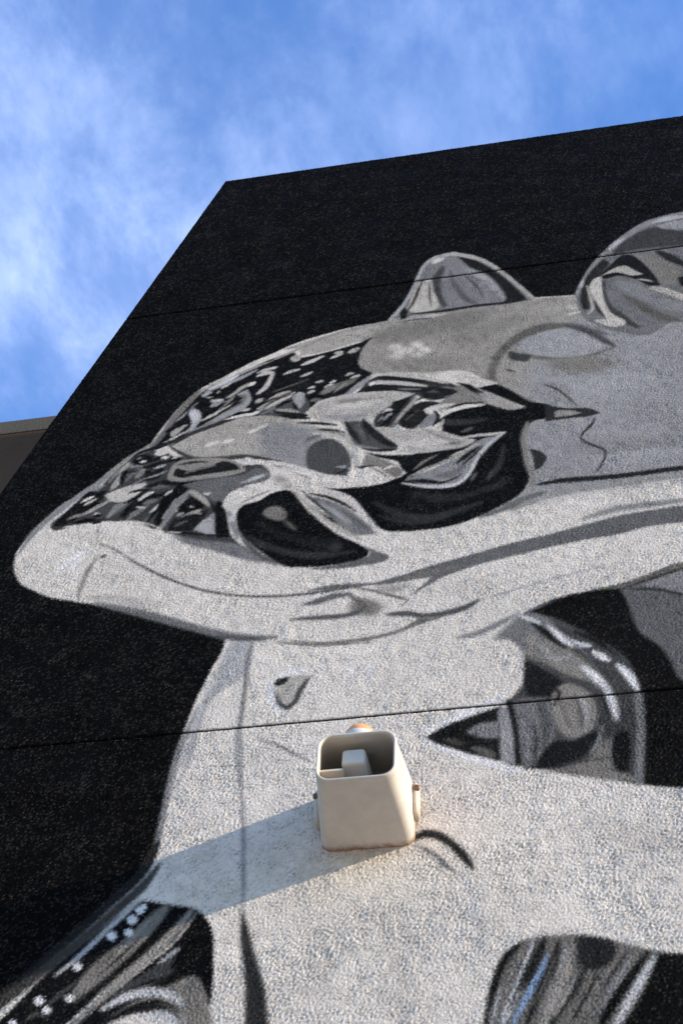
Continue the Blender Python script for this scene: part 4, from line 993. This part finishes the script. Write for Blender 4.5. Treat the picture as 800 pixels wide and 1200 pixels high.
BLACK = np.array((0.0038, 0.0032, 0.0026), np.float32)
canvas = np.empty((CH, CW, 3), np.float32)
canvas[:] = BLACK
ALB = 1.16
for g, t, soft, pts in MURAL:
    p = np.array(pts, float).reshape(-1, 2)/1000.0
    res = coverage(smooth_outline(p), max(soft*0.95, 2)/1000.0)
    if res is None: continue
    x0, x1, z0, z1, cov = res
    colr = np.array(TINTS[t], np.float32)*srgb(g)*ALB
    colr = np.clip(colr, np.array((0.0038, 0.0032, 0.0026)), 0.80*np.array(TINTS[t])/max(TINTS[t]))
    a = cov[..., None].astype(np.float32)
    canvas[z0:z1, x0:x1] = canvas[z0:z1, x0:x1]*(1-a) + colr*a

# roughcast relief: band-limited grain of about 11 mm on the same layout
GR = 0.003
GW, GH = int((GX1-CX0)/GR), int((CZ1-CZ0)/GR)
def band(wl_, spread, seed):
    r_ = np.random.default_rng(seed)
    F = np.fft.rfft2(r_.standard_normal((GH, GW)))
    kz = np.fft.fftfreq(GH, GR)[:, None]; kx = np.fft.rfftfreq(GW, GR)[None, :]
    k = np.hypot(kz, kx)
    F *= np.exp(-((np.log(k+1e-3)-math.log(1/wl_))/spread)**2)
    h = np.fft.irfft2(F, s=(GH, GW))
    return (h/h.std()).astype(np.float32)
grain = band(0.0094, 0.85, 3)
big = band(0.07, 0.6, 5)
grain = np.tanh(grain*0.7)*1.3 + 0.15*big
JX, JZ = band(0.010, 0.7, 21), band(0.010, 0.7, 22)
GLINT = np.clip((band(0.0085, 0.8, 31)+0.5*grain+0.15*band(0.25, 0.9, 33)-1.5)/0.7, 0, 1)   # sun glints on the grain, painted in as pale specks
MOTT = np.clip(0.6*band(0.09, 0.8, 41)+0.6*band(0.025, 0.6, 42)+0.5*band(0.4, 0.8, 43), -2.2, 2.2)   # uneven spray coverage
VARY = np.clip(band(0.35, 0.8, 51), -2, 2)
GAMP = 0.00190
PIT = np.clip((-grain-0.62)/0.75, 0, 1)               # deepest pits keep the dark undercoat

def sample(img, x, z, x0, z0, res):
    h, w = img.shape[:2]
    u = np.clip((x-x0)/res-0.5, 0, w-1.001); v = np.clip((z-z0)/res-0.5, 0, h-1.001)
    i = u.astype(int); j = v.astype(int)
    fu = (u-i); fv = (v-j)
    if img.ndim == 3: fu = fu[..., None]; fv = fv[..., None]
    return (img[j, i]*(1-fu)+img[j, i+1]*fu)*(1-fv) + (img[j+1, i]*(1-fu)+img[j+1, i+1]*fu)*fv

# ------------------------------------------------------------------ mural wall: a thin raked wall of cast panels
RIGHT = 5.2
def left_edge(z): return -0.921 - 0.2185*(8.80-z)
TH = 0.130
wall_root = empty('mural_wall', (0, 0.06, 0))
tag(wall_root, 'tall black roughcast wall with raked end, painted with a chrome animal head mural', 'wall')

def spaced(a, d0, d1, b_, step, grow=1.22, cap=0.06):
    mid = np.linspace(d0, d1, max(2, int(round((d1-d0)/step))+1))
    lo = []; x = d0; s = step
    while x - s > a:
        s = min(cap, s*grow); x -= s
        if x > a + 0.3*s: lo.append(x)
    hi = []; x = d1; s = step
    while x + s < b_:
        s = min(cap, s*grow); x += s
        if x < b_ - 0.3*s: hi.append(x)
    lo = ([a] if a < d0 - 1e-6 else []) + lo[::-1]
    hi = hi + ([b_] if b_ > d1 + 1e-6 else [])
    return np.unique(np.round(np.concatenate((lo, mid, hi)), 6))

def wall_panel(z0, z1, dz0, dz1, zstep, dx0, dx1, xstep, dense=True):
    # columns are offsets from the raked left edge; dense where the picture looks
    zc = spaced(z0, max(z0, dz0), min(z1, dz1), z1, zstep)
    zm = 0.5*(max(z0, dz0)+min(z1, dz1))
    Lm = left_edge(zm)
    sc = spaced(0.0, max(0.0, dx0-Lm), dx1-Lm, RIGHT-Lm, xstep)
    # fine rows at the borders for the rounded arrises
    zc = np.unique(np.concatenate((zc, (z0+0.003, z0+0.007, z1-0.003, z1-0.007))))
    sc = np.unique(np.concatenate((sc, (0.004, 0.009))))
    nz_, nx_ = len(zc), len(sc)
    Zg = np.repeat(zc[:, None], nx_, 1)
    Xg = np.empty_like(Zg)
    for k, z in enumerate(zc):
        Xg[k] = left_edge(z) + sc
    h = sample(grain, Xg, Zg, CX0, CZ0, GR)
    # relief fades where the mesh gets coarser than the grain
    dxs = np.gradient(sc)[None, :]; dzs = np.gradient(zc)[:, None]
    fade = np.clip((0.010-np.maximum(dxs, dzs))/0.004, 0, 1)
    amp = 1 + 0.22*sample(VARY, Xg, Zg, CX0, CZ0, GR)
    Yg = -GAMP*h*fade*amp
    e = np.minimum(np.minimum(Zg-z0, z1-Zg), sc[None, :])
    Yg += 0.004*np.clip(1-e/0.007, 0, 1)**2
    pit = sample(PIT, Xg, Zg, CX0, CZ0, GR)*fade
    # the spray breaks up on the grain, so edges are ragged by a few millimetres
    jx = sample(JX, Xg, Zg, CX0, CZ0, GR); jz = sample(JZ, Xg, Zg, CX0, CZ0, GR)
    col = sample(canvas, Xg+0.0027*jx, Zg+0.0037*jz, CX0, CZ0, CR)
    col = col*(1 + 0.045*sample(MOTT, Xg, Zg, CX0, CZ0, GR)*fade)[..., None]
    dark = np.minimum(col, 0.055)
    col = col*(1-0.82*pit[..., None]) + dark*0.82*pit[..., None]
    sk = sample(GLINT, Xg, Zg, CX0, CZ0, GR)[..., None]*fade[..., None]
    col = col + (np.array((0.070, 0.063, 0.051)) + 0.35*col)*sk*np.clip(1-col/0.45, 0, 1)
    gk = np.clip(1-(e-0.0010)/0.0015, 0, 1)[..., None]          # grime along the joints
    col = col*(1-gk) + np.minimum(col, np.array((0.040, 0.028, 0.020)))*gk
    verts = np.stack((Xg, Yg-0.06, Zg), -1).reshape(-1, 3)
    idx = np.arange(nz_*nx_).reshape(nz_, nx_)
    q = np.stack((idx[:-1, :-1], idx[:-1, 1:], idx[1:, 1:], idx[1:, :-1]), -1).reshape(-1, 4)
    # returns: the borders run back to the full thickness
    ring = np.concatenate((idx[0, :], idx[1:, -1], idx[-1, -2::-1], idx[-2:0:-1, 0]))
    rv = verts[ring].copy(); rv[:, 1] = TH-0.06
    base = len(verts)
    m = len(ring); ri = np.arange(m)
    rq = np.stack((ring[(ri+1) % m], ring, base+ri, base+(ri+1) % m), -1)
    verts = np.concatenate((verts, rv)); q = np.concatenate((q, rq))
    colr = np.concatenate((col.reshape(-1, 3), col.reshape(-1, 3)[ring]))
    me = bpy.data.meshes.new('wall_panel')
    me.vertices.add(len(verts)); me.vertices.foreach_set('co', verts.astype(np.float32).ravel())
    me.loops.add(q.size); me.loops.foreach_set('vertex_index', q.astype(np.int32).ravel())
    me.polygons.add(len(q))
    me.polygons.foreach_set('loop_start', np.arange(0, q.size, 4, dtype=np.int32))
    me.update(calc_edges=True)
    ca = me.color_attributes.new('paint', 'FLOAT_COLOR', 'POINT')
    ca.data.foreach_set('color', np.concatenate((colr, np.ones((len(colr), 1))), 1).astype(np.float32).ravel())
    sm = np.ones(len(q), bool); sm[-m:] = False
    me.polygons.foreach_set('use_smooth', sm)
    me.validate()
    return link('wall_panel', me, M_WALL, wall_root)

J, JT = 0.0022, 0.0045
Z1, Z2, Z3 = 7.364, 4.636, 1.910
wall_panel(Z1+JT, 8.800, Z1, 8.80, 0.0052, -1.35, 1.62, 0.0052)
wall_panel(Z2+J, Z1-JT, Z2, Z1, 0.0040, -1.68, 1.42, 0.0042)
wall_panel(Z3+J, Z2-J, 3.42, Z2, 0.0032, -1.40, 1.02, 0.0032)
wall_panel(0.0, Z3-J, 0.5, 0.6, 0.14, 0.0, 0.3, 0.14)
bm = bmesh.new()
prism(bm, [(left_edge(0)+0.006, 0.0), (RIGHT+0.2, 0.0), (RIGHT+0.2, 8.79), (left_edge(8.79)+0.008, 8.79)], 0.020-0.06, TH-0.004-0.06)
from_bm('joint_backing', bm, M_JOINT, wall_root)

# ------------------------------------------------------------------ grey building behind the wall
bld = empty('building', (0, 3, 0))
tag(bld, 'grey brown roughcast building set back behind the end of the black wall', 'building')
bm = bmesh.new(); box(bm, -12, 6.5, 0.83-3, 4, 0, 7.833)
from_bm('rear_block', bm, M_BACK, bld)
bm = bmesh.new(); box(bm, -12.02, 6.52, 0.826-3, 4.02, 7.830, 7.95)  # sunlit top of the same wall, put in as a band of its own colour
from_bm('sunlit_band', bm, M_SUNBAND, bld)
bm = bmesh.new(); box(bm, -0.6, 5.2, TH+0.002-3, 0.812-3, 0, 7.60)
from_bm('front_block', bm, M_BACK, bld)

# ------------------------------------------------------------------ alarm siren
siren = empty('alarm_siren', (0.0, 0.0, 4.130))
tag(siren, 'weathered cream plastic horn siren with orange strobe bolted to the white painted neck', 'siren')

def rrect(w, h, r_, n_=5):
    pts = []
    for cx, cz, a0 in ((w/2-r_, h/2-r_, 0), (-w/2+r_, h/2-r_, 90), (-w/2+r_, -h/2+r_, 180), (w/2-r_, -h/2+r_, 270)):
        for k in range(n_+1):
            a = R(a0+90*k/n_)
            pts.append((cx+r_*math.cos(a), cz+r_*math.sin(a)))
    return pts

def loft(bm, secs, cap0=False, cap1=False):
    rings = []
    for (y, xc, zc, w, h, r_) in secs:
        rings.append([bm.verts.new((xc+px, y, zc+pz)) for px, pz in rrect(w, h, r_)])
    for A, B in zip(rings[:-1], rings[1:]):
        m = len(A)
        for i in range(m):
            bm.faces.new((A[i], A[(i+1) % m], B[(i+1) % m], B[i]))
    if cap0: bm.faces.new(rings[0])
    if cap1: bm.faces.new(rings[-1][::-1])
    return rings

bm = bmesh.new()
box(bm, -0.122, 0.119, -0.012, 0.012, 0.006, 0.206)
bmesh.ops.bevel(bm, geom=bm.edges[:], offset=0.003, segments=2, affect='EDGES')
from_bm('mounting_plate', bm, M_PLATE, siren)

bm = bmesh.new()
def sec(t):
    # t: 0 at the wall, 1 at the mouth; the sides bow out and then draw in
    y = 0.003 - 0.296*t
    w = 0.258 - 0.050*t**1.25
    h = 0.212 - 0.052*t**1.1
    xc = -0.002 + 0.013*t
    return (y, xc, h/2-0.013*t, w, h, 0.030+0.006*t)
out = [sec(t) for t in np.linspace(0, 0.93, 9)]
# moulded rim round the mouth
for t, g in ((0.935, 0.0), (0.945, 0.0035), (0.96, 0.0045), (1.0, 0.0045)):
    a = sec(t); out.append((a[0], a[1], a[2], a[3]+g, a[4]+g, a[5]+g/2))
y, xc, zc, w, h, r_ = out[-1]
lip = [(y-0.003, xc, zc, w-0.001, h-0.001, r_), (y-0.005, xc, zc, w-0.006, h-0.006, r_-0.001), (y-0.003, xc, zc, w-0.013, h-0.013, r_-0.004)]
inn = [(yy, xx, zz, ww-0.013, hh-0.013, rr-0.006) for (yy, xx, zz, ww, hh, rr) in [sec(t) for t in np.linspace(0.98, 0.25, 6)]]
loft(bm, out+lip+inn, False, True)
from_bm('horn_body', bm, M_HORN, siren, True)

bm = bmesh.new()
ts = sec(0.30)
loft(bm, [(ts[0]+0.004, ts[1], ts[2], ts[3]-0.016, ts[4]-0.016, 0.02), (ts[0]-0.004, ts[1], ts[2], ts[3]-0.017, ts[4]-0.017, 0.02)], True, True)  # black plate added to paint the shade deep in the horn
from_bm('throat_shade_plate', bm, M_DARK, siren)
bm = bmesh.new()
loft(bm, [(-0.070, -0.001, 0.094, 0.078, 0.066, 0.010), (-0.250, -0.003, 0.098, 0.064, 0.054, 0.009), (-0.258, -0.003, 0.098, 0.060, 0.050, 0.009), (-0.261, -0.003, 0.098, 0.052, 0.042, 0.008)], False, True)
from_bm('horn_driver', bm, M_LUG2, siren, True)
bm = bmesh.new(); box(bm, -0.098, -0.030, -0.262, -0.075, 0.050, 0.056)
from_bm('horn_vane', bm, M_HORN, siren)
bm = bmesh.new(); box(bm, 0.034, 0.104, -0.215, -0.075, 0.050, 0.056)
from_bm('horn_vane', bm, M_HORN, siren)

def revolve(bm, prof, seg=28, c=(0, 0)):
    rings = []
    for r_, z in prof:
        rings.append([bm.verts.new((c[0]+r_*math.cos(2*math.pi*k/seg), c[1]+r_*math.sin(2*math.pi*k/seg), z)) for k in range(seg)])
    for A, B in zip(rings[:-1], rings[1:]):
        for k in range(seg):
            bm.faces.new((A[k], A[(k+1) % seg], B[(k+1) % seg], B[k]))
    bm.faces.new(rings[0]); bm.faces.new(rings[-1][::-1])
bm = bmesh.new()
revolve(bm, [(0.046, 0.163), (0.045, 0.198), (0.044, 0.203), (0.040, 0.205)], c=(0.004, -0.215))
strobe = from_bm('strobe_base', bm, M_BOX, siren, True)
bm = bmesh.new()
prof = [(0.040, 0.200), (0.041, 0.212)]
for k in range(1, 7):
    a = R(90*k/6.5)
    prof.append((0.041*math.cos(a), 0.212+0.030*math.sin(a)))
revolve(bm, prof, c=(0.004, -0.215))
from_bm('strobe_lens', bm, M_AMBER, strobe, True)

def lug(sx, xw):
    bm = bmesh.new()
    secs = []
    for z, w, d in ((0.070, 0.012, 0.026), (0.076, 0.020, 0.040), (0.110, 0.024, 0.044), (0.150, 0.024, 0.050), (0.168, 0.022, 0.052), (0.171, 0.018, 0.046)):
        secs.append((z, w, d))
    rings = []
    for z, w, d in secs:
        ring = []
        for k in range(16):
            a = 2*math.pi*k/16
            ring.append(bm.verts.new((xw + sx*0.000 + w*0.50*math.cos(a), -0.012-d/2 + d/2*math.sin(a), z)))
        rings.append(ring)
    for A, B in zip(rings[:-1], rings[1:]):
        for k in range(16):
            bm.faces.new((A[k], A[(k+1) % 16], B[(k+1) % 16], B[k]))
    bm.faces.new(rings[0]); bm.faces.new(rings[-1][::-1])
    o = from_bm('fixing_lug', bm, M_LUG, siren, True)
    # screw recess in the lug's outer end
    bm = bmesh.new()
    x_ = xw + sx*0.004; z_ = 0.150
    seg = 14
    a_ = [bm.verts.new((x_+0.0085*math.cos(2*math.pi*k/seg), -0.055, z_+0.0085*math.sin(2*math.pi*k/seg))) for k in range(seg)]
    b_ = [bm.verts.new((x_+0.0085*math.cos(2*math.pi*k/seg), -0.0655, z_+0.0085*math.sin(2*math.pi*k/seg))) for k in range(seg)]
    for k in range(seg):
        bm.faces.new((a_[k], a_[(k+1) % seg], b_[(k+1) % seg], b_[k]))
    bm.faces.new(b_)
    from_bm('screw', bm, M_SCREW, o)
lug(1, 0.134); lug(-1, -0.139)
